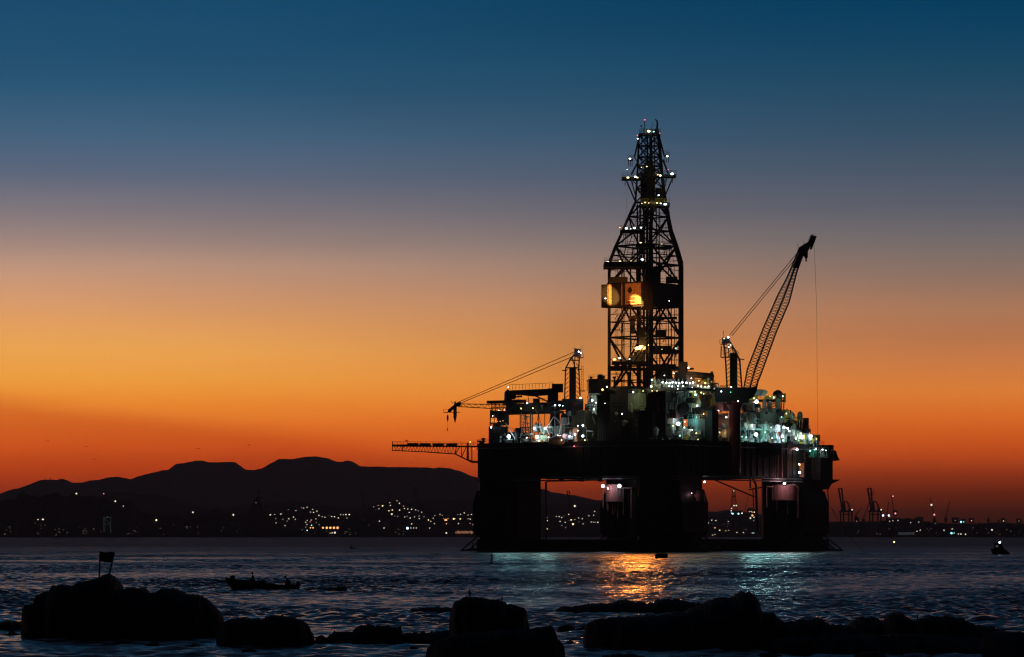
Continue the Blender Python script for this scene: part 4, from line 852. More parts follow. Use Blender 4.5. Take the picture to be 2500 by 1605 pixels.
# right: pinkish module, helideck, teal lit machinery
blk('crane_side_module',1742,1786,983,1004,6,4,PINK); frame(1745,1790,1004,1020,5,3,STEEL)
hd=empty('helideck',Q(1875,978,26)-rig.location,None,None); hd.parent=rig; tag(hd,'small raised deck on thin struts at the right')
mb=MB(); dbox(mb,1826,1919,977,981,24,9); mb.build('deck_plate',STEEL,hd)
mb=MB()
for a,b in (((1908,981),(1906,1045)),((1902,981),(1908,1050)),((1914,984),(1910,1050)),((1900,981),(1848,1005)),((1905,984),(1860,1007)),((1865,981),(1866,1008)),((1845,1008),(1910,1008)),((1852,1014),(1908,1046)),((1866,1012),(1908,1040)),((1860,1008),(1895,1004))): mb.stick(Q(*a,18),Q(*b,18),.17,n=6)
mb.build('support_strut',GREY,hd); railing('handrail',Q(1832,977,19),Q(1916,977,19),1.1,hd,.05,1.6,YELLOW)
mb=MB(); mb.lathe(Q(1899,978,19),[(1.1,0),(1.5,.9),(1.45,2.0),(1.0,2.7),(.3,3.0),(.02,3.05)],16); mb.build('radar_dome',STEEL,hd,True)
mb=MB(); mb.boxax(Q(1915,972,18.5),(.4,0,0),(0,.4,0),1.3); mb.boxax(Q(1881,971,19),(1.6,0,0),(0,.7,0),.5); mb.boxax(Q(1838,972,19),(1.4,0,0),(0,.7,0),.7); mb.build('equipment_locker',YELLOW,hd)
mb=MB(); mb.prism([Q(1836,965,17),Q(1842,951,17),Q(1856,951,17),Q(1863,956,17),Q(1856,967,17)],E2*2.5); mb.stick(Q(1856,967,16.9),Q(1862,956,16.9),.25); part('tilted_hood',mb,BLUE)
lamp(1847,981,13,'b',.62,420); lamp(1889,971,16,'w',.26,40); lamp(1911,968,16,'w',.25,40); lamp(1841,973,15,'y',.3,80); lamp(1880,968,15,'y',.2,60)
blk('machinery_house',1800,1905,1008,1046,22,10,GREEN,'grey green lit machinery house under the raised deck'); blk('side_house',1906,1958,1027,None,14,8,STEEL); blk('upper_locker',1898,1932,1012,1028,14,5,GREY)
mb=MB(); mb.lathe(Q(1953,1040,12),[(.8,0),(.8,3.2),(.6,3.9),(.1,4.2)],14); mb.stick(Q(1930,1009,14),Q(1930,1020,14),.1); mb.lathe(Q(1930,1010,14),[(.1,0),(.35,.3),(.1,.7)],8); part('vent_cowl',mb,GREEN,smooth=True)
blk('exhaust_stack',1959,1974,1032,1046,10,2); blk('stack_base',1957,1978,1046,None,10,3,GREY)
mb=MB(); mb.stick(Q(1971,1048,9),Q(1979,1048,9),.1); mb.stick(Q(1979,1048,9),Q(1979,1060,9),.1); mb.stick(Q(1970,1026,10),Q(1970,1034,10),.07); part('vent_pipe',mb,STEEL)
skid(1806,1862,1024,1084,6,31,46,(2,3,1,2,6,0)); skid(1860,1912,1040,1084,6,32,56,(2,3,2,1,6,0)); skid(1862,1905,984,1010,16,33,14,(0,1,3)); skid(1806,1850,982,1004,12,34,26,(2,5,3,1,0)); skid(1910,1950,1046,1086,4,35,30,(2,1,3,0)); skid(1945,1995,1062,1088,3,36,34,(2,3,4,1)); skid(1905,1936,1012,1028,9,37,18,(4,3,0,1))
mb=MB(); mb.lathe(Q(1838,1040,8),[(.5,0),(1.1,.6),(1.2,2.2),(.8,3.3),(.2,3.8)],16); mb.boxax(Q(1826,1032,8),E1*1,E2*.6,.5); mb.stick(Q(1845,1048,5),Q(1900,1049,5),.3,n=8); mb.stick(Q(1880,1046,5),Q(1886,1041,5),.2,n=8); part('mud_tank',mb,WHITE,smooth=False)
lamp(1846,1061,2.0,'b',.62,500); lamp(1910,1066,2.0,'b',.55,480); lamp(1914,1044,3,'b',.55,350); lamp(1923,1046,3,'b',.45,150); lamp(1958,1068,1.8,'w',.65,420); lamp(1979,1066,1.8,'b',.65,380); lamp(1822,1068,3,'t',.25,240); lamp(1868,1056,3.2,'t',.2,320,fwd=2); lamp(1885,1070,2.4,'t',.2,200); lamp(1836,1038,3.5,'w',.3,160); lamp(1882,1044,3,'w',.24,90); lamp(1943,1071,2,'w',.35,60); lamp(1993,1072,1.5,'o',.3,60); lamp(1927,1053,2.5,'w',.35,60); lamp(1912,1076,1.6,'w',.3,60); lamp(1907,1013,8,'y',.2,50); lamp(1920,1010,8,'w',.2,50); lamp(1908,1018,8,'t',.2,40)
# hose drums outboard, on the hull side
mb=MB()
for x,rr_ in ((1868,2.3),(1890,1.9)): mb.lathe(Q(x,1098,-2.4),[(rr_*.9,-.9),(rr_,-.8),(rr_,.8),(rr_*.9,.9)],26,axis='y')
part('hose_drum',mb,STEEL)
mb=MB()
for x in (1887,1893,1899,1910,1925): mb.stick(Q(x,1086,-1.1),Q(x,1168,-1.1),.13,n=6)
mb.stick(Q(1899,1088,-1.6),Q(1899,1150,-1.6),.22,n=6); part('side_pipe',mb,PINK)
mb=MB(); mb.stick(Q(1924,1105,-1.5),Q(1936,1094,-1.5),.15); mb.stick(Q(1936,1094,-1.5),Q(1946,1093,-1.5),.15); mb.boxax(Q(1952,1148,0.4),(1.3,0,0),(0,.4,0),2.0); part('side_recess',mb,ORANGE)
lamp(1946,1098,-2,'p',.48,120,name='work_and_fill_lamp'); lamp(1952,1135,-2,'o',.4,90,name='work_and_fill_lamp'); lamp(1951,1134,-2.3,'w',.3,0,name='work_and_fill_lamp'); lamp(1952,1154,-2,'b',.5,60,name='work_and_fill_lamp')
mb=MB()
for k in range(10): mb.boxax(Q(1975,1108+k*6.5,-.7),E2*1.1,E1*.1,.06)
mb.stick(Q(1965,1102,-.7),Q(1965,1168,-.7),.1); mb.stick(Q(1983,1102,-.7),Q(1983,1168,-.7),.1); part('side_ladder',mb,PINK)
# right end: overhanging gallery
mb=MB(); dbox(mb,1966,2034,1118,1172,-1,9); dbox(mb,2003,2036,1087,1120,3,4); mb.prism([Q(1958,1090,-2),Q(1982,1120,-2),Q(1986,1120,-2),Q(1964,1090,-2)],E2*.3); mb.prism([Q(2036,1100,3),Q(2041,1115,3),Q(2046,1124,3),Q(2033,1126,3)],E2*1); mb.prism([Q(1990,1172,0),Q(2034,1171,0),Q(2012,1182,0),Q(2005,1195,0),Q(1990,1195,0)],E2*4); part('side_gallery',mb,HULL)
frame(1976,2034,1092,1118,-1.5,5,GREY,.1); 
ct=empty('small_container',Q(1984,1108,-2.5),'small green container lit teal on the gallery at the right end of the rig','container')
mb=MB(); dbox(mb,1974,1995,1099,1117,-2.5,1.6); mb.build('container_body',TEAL,ct)
mb=MB()
for x in (1978,1983,1988): mb.stick(Q(x,1100,-3.7),Q(x,1116,-3.7),.06)
mb.build('rib',TEAL,ct)
ct=empty('white_skid_unit',Q(2010,1106,-2.5),'white framed equipment unit on the gallery at the right end of the rig','equipment'); mb=MB()
for a,b in (((2003,1100),(2018,1100)),((2003,1100),(2003,1117)),((2018,1100),(2018,1117)),((2003,1117),(2018,1117)),((2003,1100),(2018,1117)),((2010,1100),(2010,1117))): mb.stick(Q(*a,-2.5),Q(*b,-2.5),.12)
mb.build('frame',WHITE,ct); mb=MB(); mb.boxax(Q(2008,1111,-1.8),E1*.5,E2*.4,.5); mb.build('pump',BLUE,ct)
lamp(1992,1096,-4,'b',.28,60,name='work_and_fill_lamp'); lamp(2008,1098,-4,'w',.3,60,name='work_and_fill_lamp'); lamp(1978,1101,-4,'t',.24,60,name='work_and_fill_lamp'); lamp(2016,1100,-4,'w',.18,0,name='work_and_fill_lamp'); lamp(1988,1099,-4,'t',.2,0,name='work_and_fill_lamp')
mb=MB(); mb.stick(W(2020,1175,1005),W(2023,1240,1005),.2); mb.stick(W(2023,1240,1005),W(2024,1300,1005),.06); part('fairlead_chain',mb,STEEL)
mb=MB(); mb.stick(W(2066,1305,1020),W(2106,1343,985),.1); mb.stick(W(2030,1240,1012),W(2045,1270,1030),.1); part('anchor_wire',mb,STEEL)
railing('handrail',R(-HU,-HV-.2,30.7),R(HU,-HV-.2,30.7),1.1,rig,.05,2.2); railing('handrail',R(HU+.2,-HV,30.7),R(HU+.2,HV,30.7),1.1,rig,.05,2.2)
mb=MB()
for (x,y0,y1,w) in ((1180,1072,1086,.6),(1175,1078,1086,1.2),(1244,966,985,.3),(1440,948,962,.3),(1443,922,930,.4),(1434,930,955,.15),(1500,922,950,.5),(1655,900,925,.2),(1930,1004,1012,.2),(1740,925,950,.3),(1998,1064,1086,.4)):
    Y=Yf(x)+10; mb.stick(W(x,y1,Y),W(x,y0,Y),w*.5,n=6); mb.boxax(W(x,y0,Y),(w,0,0),(0,.4,0),.25)
part('vent_post',mb,STEEL)

for e_,p_ in ((drk,'lattice_bracing'),(lc,'machinery_house'),(rc,'machinery_house'),(bb,'lattice_frame'),(kc,'main_boom'),(hd,'deck_plate')): promote(e_,p_)
# ================================================================== far shore: houses with lit windows, lamps
def solve_y(px,py):
    "distance at which the sight line meets the city slope"
    y=CY0+60
    while y<CYR-40:
        if city_h(px,y)+2.5>=W(px,py,y).z: return y
        y+=25
    return CYR-40
def house_mesh(lm,win):
    mb=MB(); mb.mi=0; mb.boxax((0,3.2,0),(4.2,0,0),(0,3,0),4.5); mb.prism([(-4.8,-.3,4.5),(4.8,-.3,4.5),(4.8,3.2,7.0),(-4.8,3.2,7.0)],(0,.01,.5)); 
    body=mb; w=MB(); w.lathe((0,0,0),[(.02,.3),(win*.8,.1),(win,-.25),(win*.7,-.5),(.02,-.6)],8,axis='y'); return body,w
HM={}
def far_house(px,py,sz,c):
    lm={'w':FW,'d':FD,'o':FO,'y':FY,'b':FB,'c':FC,'r':FR,'p':FP}[c]
    y=solve_y(px,py); p=W(px,py,y)
    if px<345 and py>1196: y=6490; p=W(px,py,y)
    if 345<=px<760 and py>1262: y=6500; p=W(px,py,y)
    if 'body' not in HM:
        b=MB(); b.boxax((0,3.6,-.5),(4.2,0,0),(0,3,0),4.0); b.prism([(-4.8,.4,3.5),(-4.8,6.8,3.5),(-4.8,3.6,6.0)],(9.6,0,0)); o=b.build('hillside_house',HOUSE); HM['body']=o.data; bpy.data.objects.remove(o)
    if c not in HM:
        b=MB(); b.lathe((0,0,0),[(.02,.55),(.8,.3),(1,-.15),(.7,-.5),(.02,-.7)],8,axis='y'); o=b.build('lit_window',lm); HM[c]=o.data; bpy.data.objects.remove(o)
    zone=('on the black headland' if px<345 else 'on shore left of the warship' if px<600 else 'on the dotted slope left of centre' if px<860 else 'on the steep dotted hill' if px<1040 else 'on the slope touching the rig' if px<1200 else 'under the rig, left opening' if px<1500 else 'under the rig, right opening' if px<1900 else 'on the shore right of the rig')
    cn={'w':'bright white','d':'dim white','o':'glowing orange','y':'yellow','b':'blue white','c':'cyan','r':'reddish','p':'very faint'}[c]
    lab='dark house with a %s light %s'%(cn,zone)
    r=bpy.data.objects.new('hillside_house',None); COL.objects.link(r); r.location=p; tag(r,lab,'house',lab)
    h=bpy.data.objects.new('wall_and_roof',HM['body']); COL.objects.link(h); h.parent=r; sc=random.uniform(.8,1.25); h.scale=(sc*random.uniform(.8,1.4),1,sc)
    s=sz*(.43 if sz<4 else .5)*y/F
    w=bpy.data.objects.new('lit_window',HM[c]); COL.objects.link(w); w.parent=r; w.scale=(s,s,s)
def crop(ox,oy,sc,L):
    for t in L:
        far_house(ox+t[0]/sc, oy+t[1]/sc, t[3] if len(t)>3 else 3.2, t[2] if len(t)>2 else 'd')
crop(0,1100,5.712,[(1065,603,'w',4),(1447,605,'r',3),(1608,710,'w',4),(1720,778,'d'),(472,968,'w',3.5),(530,967,'w',3.5),(598,966,'w',5),(886,1012,'w',3.5),(945,1026,'d',3.5),(92,1098,'b',5),(352,1128,'d',3),(578,1160,'d'),(598,1152,'d'),(711,1104,'w',4.5),(1028,1083,'p'),(1078,1152,'w',3.5),(1135,1162,'y',3.5),(1163,1157,'y',4),(1188,1155,'y',3.5),(1163,1118,'p',3),(1355,1158,'w',4),(1387,1158,'y',4),(1575,1158,'y',4.5),(1600,1130,'o',2),(1565,1110,'p',4),(1618,1140,'r',2),(2180,973,'y',4),(1800,1025,'c',2.5),(1500,937,'p',4),(1450,960,'p',3),(1550,960,'p',3)])
crop(400,1080,5.712,[(405,978,'w',4),(969,1013,'w',4.2),(1359,1007,'w',4),(1486,1015,'w',4),(1545,1012,'d'),(1633,1006,'w',4),(1297,1128,'d',3.4),(1566,1128,'d',3.5),(901,1172,'w',4),(938,1180,'c',4.5),(1029,1172,'w',4),(812,1221,'b',4),(853,1224,'d'),(1048,1226,'o',4),(1018,1215,'y',3),(1478,1122,'p'),(1637,1180,'d',3.5),(1690,1163,'d'),(1744,1027,'w',3),(1739,1065,'d'),(1833,905,'r',2.6),(1851,935,'c',3),(1842,962,'w',4),(1883,980,'w',3),(1915,990,'c',2.5),(1925,915,'r',2.2),(1950,918,'d'),(1998,908,'d',3.5),(2075,937,'d'),(2135,962,'w',3),(2088,980,'w',3),(2045,975,'d'),(1972,1013,'r',3),(1930,1015,'r',2.4),(1808,1045,'w',3),(1842,1035,'d'),(1834,1075,'d'),(2167,1022,'w',4),(2208,1040,'d'),(2245,1050,'w',3.6),(2308,1022,'w',2.6),(2340,1037,'w',3),(2380,1045,'w',3),(2120,1072,'w',2.8),(1978,1117,'w',2.8),(2000,1092,'w',2.4),(2055,1085,'r',2.6),(2092,1125,'w',3),(2122,1118,'w',2.6),(2040,1112,'r',2),(2060,1157,'c',3.4),(2080,1152,'c',2.6),(1998,1230,'c',3.2),(1926,1232,'w',4),(1900,1237,'c',2.4),(2320,1268,'d'),(2345,1265,'w',3),(1738,945,'p'),(1800,1000,'d',2.6),(1745,1070,'d'),(1660,1075,'p'),(1560,1065,'p'),(1720,1100,'p'),(2165,1150,'p'),(1980,1185,'p'),(2190,998,'d'),(1995,1147,'d')])
crop(800,1100,5.9975,[(24,953,'d'),(59,969,'w',3),(105,937,'w',2.8),(100,972,'w',3.2),(155,995,'y',3.6),(267,940,'w',3.6),(316,940,'y',3.4),(287,1000,'y',4),(381,1018,'b',4),(215,930,'d',3),(230,942,'d'),(190,940,'d'),(97,1052,'w',2.8),(345,1130,'y',4),(323,1102,'r',2.4),(506,993,'d'),(530,1045,'w',4),(605,1108,'d',3.4),(660,1043,'d'),(758,1036,'w',3),(862,1055,'y',3.4),(875,1072,'y',2),(857,1107,'y',4),(826,1138,'w',3.6),(676,832,'w',3.2),(741,811,'o',3.4),(771,797,'w',3.8),(803,817,'y',4),(750,858,'d',3.8),(700,885,'w',3.4),(909,772,'w',3.6),(916,807,'w',2.8),(945,872,'y',3),(896,885,'y',3),(939,935,'w',4.4),(1050,775,'w',3.4),(1088,792,'y',3.8),(1133,795,'y',3.4),(1111,817,'r',2.6),(1015,738,'d'),(1052,875,'w',3.4),(1124,852,'w',2.8),(1172,858,'w',2.8),(1229,864,'w',3.2),(1252,845,'d'),(1288,875,'w',3.8),(1194,908,'w',3),(1376,905,'d'),(1233,957,'w',2.6),(1208,990,'w',3.2),(1160,965,'d'),(1130,975,'w',2.4),(1272,975,'w',2.4),(1338,965,'d'),(1340,1000,'w',2.6),(1229,1077,'w',3),(1325,885,'p'),(985,962,'p'),(1025,965,'p'),(1258,922,'p'),(1475,1020,'y',3),(1475,1000,'d'),(1510,1040,'d'),(1545,993,'d'),(1568,957,'d'),(1562,1073,'d',3.2),(1455,968,'p'),(1410,972,'p'),(1490,980,'d'),(1645,937,'w',2.6),(1679,956,'w',3.2),(1625,925,'d'),(1730,1025,'o',7.5),(1760,1000,'o',2.6),(1700,1000,'o',1.8),(1715,972,'o',2.4),(1738,1073,'o',2.8),(1765,962,'r',2.6),(1845,1003,'y',4),(1865,1000,'o',2.2),(1940,1005,'y',3),(1960,990,'w',3.2),(1915,1072,'w',3),(1893,930,'d'),(1905,940,'p'),(1945,937,'w',2.6),(1975,910,'w',2.4),(2003,915,'w',3.6),(2033,892,'w',2.6),(2055,945,'w',2.4),(2050,930,'d'),(2105,940,'w',2.8),(2070,985,'w',3),(2060,1000,'w',2.6),(2087,1007,'w',3),(2135,1088,'w',4.4),(2085,1068,'r',2),(2130,910,'d')])
crop(1100,1080,4.798,[(1455,748,'w',5),(1384,846,'w',3.2),(1148,855,'d'),(1205,860,'w',2.6),(1220,866,'d'),(1240,872,'w',2.4),(1273,872,'w',2.8),(1303,883,'w',2.6),(1323,865,'w',2.6),(1290,853,'d'),(1283,928,'w',2.8),(1343,940,'w',3),(1412,917,'y',5),(1455,912,'y',3),(1434,960,'y',4.4),(1503,937,'w',2.6),(1500,888,'d'),(1543,898,'w',3),(1553,957,'d',3),(1620,862,'d'),(1677,855,'w',2.4),(1689,810,'w',2.6),(1625,910,'w',2.4),(1647,937,'w',3),(1672,937,'d'),(1692,939,'d'),(1725,939,'w',3.4),(1135,920,'w',2.4),(1130,1015,'y',3),(1130,885,'d'),(1305,975,'p'),(1348,1000,'p'),(1600,855,'p')])
crop(1600,1080,4.362,[(565,860),(575,840,'w',3),(600,830,'w',2.8),(645,835,'w',2.8),(620,870,'y',3),(645,880,'o',3),(635,890,'y',3),(635,912,'o',3.4),(655,875,'d'),(685,880,'d',3),(705,900,'w',3),(700,920,'w',2.6),(685,938,'y',3),(690,860,'d'),(730,880,'d'),(745,905,'d'),(765,930,'o',2.6),(740,940,'d'),(778,845,'w',2.6),(775,870,'d'),(750,945,'o',2.4),(780,940,'d'),(835,900,'c',3.4),(850,878,'c',3),(885,890,'y',3),(900,870,'o',2.4),(905,900,'w',3),(895,925,'o',3.4),(865,915,'c',2.6),(840,930,'w',3.2),(855,950,'w',3.4),(868,962,'w',2.8),(885,945,'w',3),(912,962,'y',3.4),(938,965,'w',3.2),(945,940,'y',3.4),(960,932,'w',2.6),(610,990,'d',3),(633,983,'d',3.4),(1000,740,'o',2.8),(1020,737,'w',2.6),(1030,745,'o',3),(1055,745,'y',3),(1033,780,'o',5),(1012,808,'w',4),(1050,800,'w',3.4),(1032,970,'c',3.2),(1048,970,'y',3),(1048,835,'p'),(720,905,'p',4),(760,900,'p',4),(715,870,'p',3),(735,925,'p',4)])
crop(1980,1150,4.613,[(517,567,'d'),(950,480,'r',4),(980,558,'w',2.6),(885,567,'d'),(922,562,'d'),(828,615,'d'),(815,678,'b',5),(937,678,'b',5),(395,705,'w',3.8),(445,705,'w',3.4),(1187,558,'w',3),(1228,555,'y',3),(1213,578,'w',2.6),(1122,583,'d'),(1193,680,'w',2.8),(1230,668,'w',3),(1498,670,'w',3.8),(1590,657,'w',3.8),(1590,632,'r',2.4),(1625,682,'c',3.4),(1582,703,'c',5.5),(1610,700,'c',3),(1660,711,'w',3.2),(1688,712,'w',3.6),(1725,712,'b',4),(1740,714,'w',3.6),(1690,575,'c',5),(1720,575,'c',2.8),(1808,562,'r',3),(1832,672,'w',4),(1880,668,'o',5),(1886,645,'o',2.6),(1916,662,'o',4.4),(1938,662,'o',4.4),(1916,680,'o',4.4),(1938,682,'o',4.4),(2037,665,'w',4),(1910,703,'w',3.4),(1845,708,'d',3),(1870,708,'d',3),(1950,703,'w',3.4),(1983,702,'b',4),(2098,698,'w',2.4),(2140,700,'w',3),(2125,708,'d',2.6),(2162,708,'w',2.6),(2240,708,'w',3),(2272,708,'w',3),(2337,690,'b',5),(2167,565,'w',3),(2340,565,'d'),(2200,662,'p',3),(1400,590,'p'),(1310,600,'p'),(1625,560,'p')])
# quayside lamps with visible posts (bright row left of centre and a few more)
def quay_lamp(px,py,sz,m,label,grp,Y=6450):
    p=W(px,py,Y); r=empty('quay_lamp',(p.x,p.y,0),label,'lamp',grp); s=sz*.5*Y/F
    mb=MB(); mb.stick((p.x,p.y+.6,-1),(p.x,p.y+.6,p.z),.25); mb.build('pole',STEEL,r)
    mb=MB(); mb.lathe(p,[(.02,.3),(s*.8,.2),(s,-.1),(s*.7,-.5),(.02,-.7)],8,axis='y'); mb.build('lamp_head',m,r)
row=[(2045,3.4),(2081,3.6),(2120,4.8),(2219,5.2),(2272,6),(2322,6),(2372,6)]
for x,s in row: quay_lamp(400+x/5.712,1080+1194/5.712,s,FO,'orange quay lamp in the bright row on the shore left of centre','orange quay lamps in a row')
for x,s in ((93,6),(145,6.4)): quay_lamp(800+x/5.9975,1100+1133/5.9975,s,FO,'orange quay lamp in the bright row on the shore left of centre','orange quay lamps in a row')
for x,y,s,m,lb in ((66,1208,3,FW,'small white quay lamp below the orange row'),(105,1205,5,FW,'large white quay lamp below the orange row'),(418,1138,5,FB,'blue white quay lamp right of the orange row'),(1004,1138,4,FC,'cyan white quay lamp below the steep dotted hill'),(1093,1137,3,FR,'pinkish quay lamp below the steep dotted hill'),(1168,1140,6,FB,'brightest blue quay lamp below the steep dotted hill'),(1013,1226,4,FC,'low white lamp at the water below the steep dotted hill'),(1738,1210,4,FW,'low white quay lamp left of the long lit shed'),(1493,1137,3,FD,'dim quay lamp between the blue lamp and the long lit shed')):
    quay_lamp(800+x/5.9975,1100+y/5.9975,s,m,lb,None)
for i,x in enumerate((1217,1258,1298)): quay_lamp(800+x/5.9975,1100+1136/5.9975,3,FD,'dim quay lamp in the short row right of the blue lamp','dim quay lamps in a short row')
# long warm lit shed beside the rig, pale shed at right
sh=empty('quay_shed',W(1133,1305,6460),'long low quay shed with a warm lit front close to the left of the rig','shed')
mb=MB(); a=W(1110,1304,6460); b=W(1158,1296,6460); mb.prism([(a.x,a.y,.3),(b.x,a.y,.3),(b.x,a.y,b.z),(a.x,a.y,b.z-1)],(0,8,0)); mb.build('wall',HOUSE,sh)
wm=emat('warm_shed_light',(1,.42,.22),.35); mb=MB()
for k in range(14):
    x=1113+k*3.2; mb.boxax(W(x,1300.5-(k%3)*.6,6459),(.9,0,0),(0,.3,0),1.5+(k*7%5)*.35)
mb.build('lit_opening',wm,sh)
sh=empty('pale_warehouse',W(2213,1305,6480),'long pale faintly lit warehouse on the right shore','warehouse')
mb=MB(); a=W(2193,1307,6480); b=W(2232,1299,6480); mb.prism([(a.x,a.y,.3),(b.x,a.y,.3),(b.x,a.y,b.z),(a.x,a.y,b.z)],(0,10,0)); mb.build('wall',HOUSE,sh)
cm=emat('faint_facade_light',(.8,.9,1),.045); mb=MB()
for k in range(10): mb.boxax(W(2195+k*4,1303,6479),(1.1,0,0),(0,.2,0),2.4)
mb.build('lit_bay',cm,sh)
FAR=mat('far_crane_steel',(.01,.009,.01),.8,spec=.1)
# ship to shore cranes
def gantry(px,base,sc,Y,label,mirror=1,grp=None):
    o=W(px,base,Y); k=sc*Y/F
    def G(x,y,d=0): return Vector((o.x+x*k*mirror,Y+d,o.z+y*k))
    r=empty('gantry_crane',o,label,'crane',grp)
    for i,(xs) in enumerate((6,12,26,32)):
        mb=MB(); mb.stick(G(xs,0,-6 if i%2 else 6),G(xs,27,-6 if i%2 else 6),2.3*k); mb.build('leg',FAR,r)
    mb=MB()
    for d in (-3,3): mb.stick(G(2,27,d),G(36,27,d),2.6*k); mb.stick(G(8,20,d),G(30,20,d),1.7*k)
    mb.boxax(G(28,30),(4*k,0,0),(0,3,0),3*k); mb.build('main_girder',FAR,r)
    mb=MB()
    for d in (-4,4): mb.stick(G(10,27,d),G(0,84,d),2.1*k); mb.stick(G(13,27,d),G(8,84,d),2.1*k)
    for t in (.75,.99): mb.stick(G(10-10*t,27+57*t),G(13-5*t,27+57*t),1.5*k)
    mb.build('raised_boom',FAR,r)
    mb=MB()
    for d in (-3,3):
        for a,b in (((6,27),(14,50)),((14,50),(19,52)),((19,52),(24,46)),((24,46),(29,30)),((14,50),(17,27))): mb.stick(G(*a,d),G(*b,d),1.8*k)
    mb.build('apex_frame',FAR,r); return r
g1=gantry(2047,1276,1.0,7200,'ship to shore gantry crane with raised boom, nearest to the rig')
g2=gantry(2118,1276,1.0,7200,'second ship to shore gantry crane with raised boom, crossed by a slanting jib')
for px,py in ((2080.4,1245),(2151.3,1245)): 
    p=W(px,py,7180); mb=MB(); mb.lathe(p,[(.02,.5),(1.6,0),(.02,-.6)],8,axis='y'); mb.build('crane_lamp',FW,g1 if px<2100 else g2)
def jib(px0,py0,px1,py1,base,Y,label,lamps=(),w=1.2,name='harbour_crane'):
    r=empty(name,W(px0,base,Y),label,'crane'); k=Y/F; mb=MB()
    a,b=W(px0,py0,Y),W(px1,py1,Y); n=Vector((-(b-a).z,0,(b-a).x)).normalized()*w*k
    truss2(mb,a+n*.8,b+n*.3,a-n*.8,b-n*.3,14,.55*k,.35*k); mb.build('jib',FAR,r)
    mb=MB()
    for s in (-1,1): mb.stick(W(px0+s*3,base,Y),W(px0+s*1.5,py0,Y),1.0*k)
    mb.boxax(W(px0,(py0+base)/2,Y),(3*k,0,0),(0,3*k,0),(base-py0)*.3*k); mb.build('tower_and_cab',FAR,r)
    for i,(x,y,m,s) in enumerate(lamps):
        mb=MB(); mb.lathe(W(x,y,Y-5),[(.02,.5),(s*k,0),(.02,-.6)],8,axis='y'); mb.build('crane_lamp',m,r)
jib(2108,1265,2134,1197,1276,7100,'slanting dark jib crossing the second gantry crane',w=1.4)
jib(2166,1262,2169,1225,1276,7000,'short nearly upright jib crane right of the gantry cranes',((2156,1259,FB,2.5),(2170,1259,FB,2.3)))
jib(2185,1265,2176,1209,1276,7000,'tall jib crane leaning left with a red lamp',((2186,1254,FR,2.2),(2180,1212,FR,1.7)))
jib(2281,1262,2271,1215,1278,7000,'jib crane leaning left with a bright lamp halfway up its jib',((2274,1233,FW,2.6),(2281,1257,FR,2.2)))
jib(2309,1262,2319,1223,1278,7000,'reddish jib crane leaning right, rightmost of the cranes')
jib(2090,1256,2104,1240,1276,7000,'low dark jib between the two gantry cranes',w=1.6)
gantry(880,1262,.75,8300,'faint gantry crane on the skyline above the slope left of centre'); gantry(944,1262,.75,8300,'faint gantry crane behind the steep dotted hill'); gantry(1008,1256,.8,8300,'faint gantry crane with a long raised boom right of the steep dotted hill'); gantry(1384,1262,.75,8300,'faint gantry crane seen under the rig through its left opening')
# distant drill platform under the rig
dr=empty('distant_drill_platform',W(1798,1300,6300),'small distant drilling platform with lamps seen under the rig through its right opening','drilling platform'); k=6300/F
def DR(px,py,dy=0): return W(px,py,6300+dy)
mb=MB()
for s in (-1,1):
    for d in (-4,4): mb.stick(DR(1798+s*9-6,1254,d),DR(1791+s*3.4,1204,d*.6),.9*k); mb.stick(DR(1791+s*3.4,1204,d*.6),DR(1791+s*3,1198,d*.5),.8*k)
for i in range(8):
    y=1250-i*6; w=8-i*.65; mb.stick(DR(1791-w,y,-4),DR(1791+w,y-6,-4),.5*k); mb.stick(DR(1791+w,y,-4),DR(1791-w,y-6,-4),.5*k); mb.stick(DR(1791-w,y,-4),DR(1791+w,y,-4),.4*k)
mb.boxax(DR(1791,1200),(2.6*k,0,0),(0,2,0),2*k); mb.boxax(DR(1791,1212),(3*k,0,0),(0,2,0),1.5*k); mb.build('derrick',FAR,dr)
mb=MB(); mb.boxax(DR(1798,1259),(14*k,0,0),(0,12,0),6*k); mb.boxax(DR(1804,1250),(6*k,0,0),(0,6,0),3*k); mb.build('deck_box',FAR,dr)
for s in (-1,1): mb=MB(); mb.boxax(DR(1798+s*9,1283),(3.4*k,0,0),(0,5,0),20*k); mb.build('column',FAR,dr)
for x,y,m,s in ((838,675,FW,1.7),(862,675,FW,1.8),(812,705,FW,1.4),(808,730,FW,1.5),(825,762,FC,2.1),(812,757,FC,1.3),(885,762,FC,2.2),(922,757,FW,2.0),(835,520,FY,1.0)):
    mb=MB(); mb.lathe(W(1600+x/4.362,1080+y/4.362,6285),[(.02,.5),(s*k,0),(.02,-.6)],8,axis='y'); mb.build('deck_lamp',m,dr)
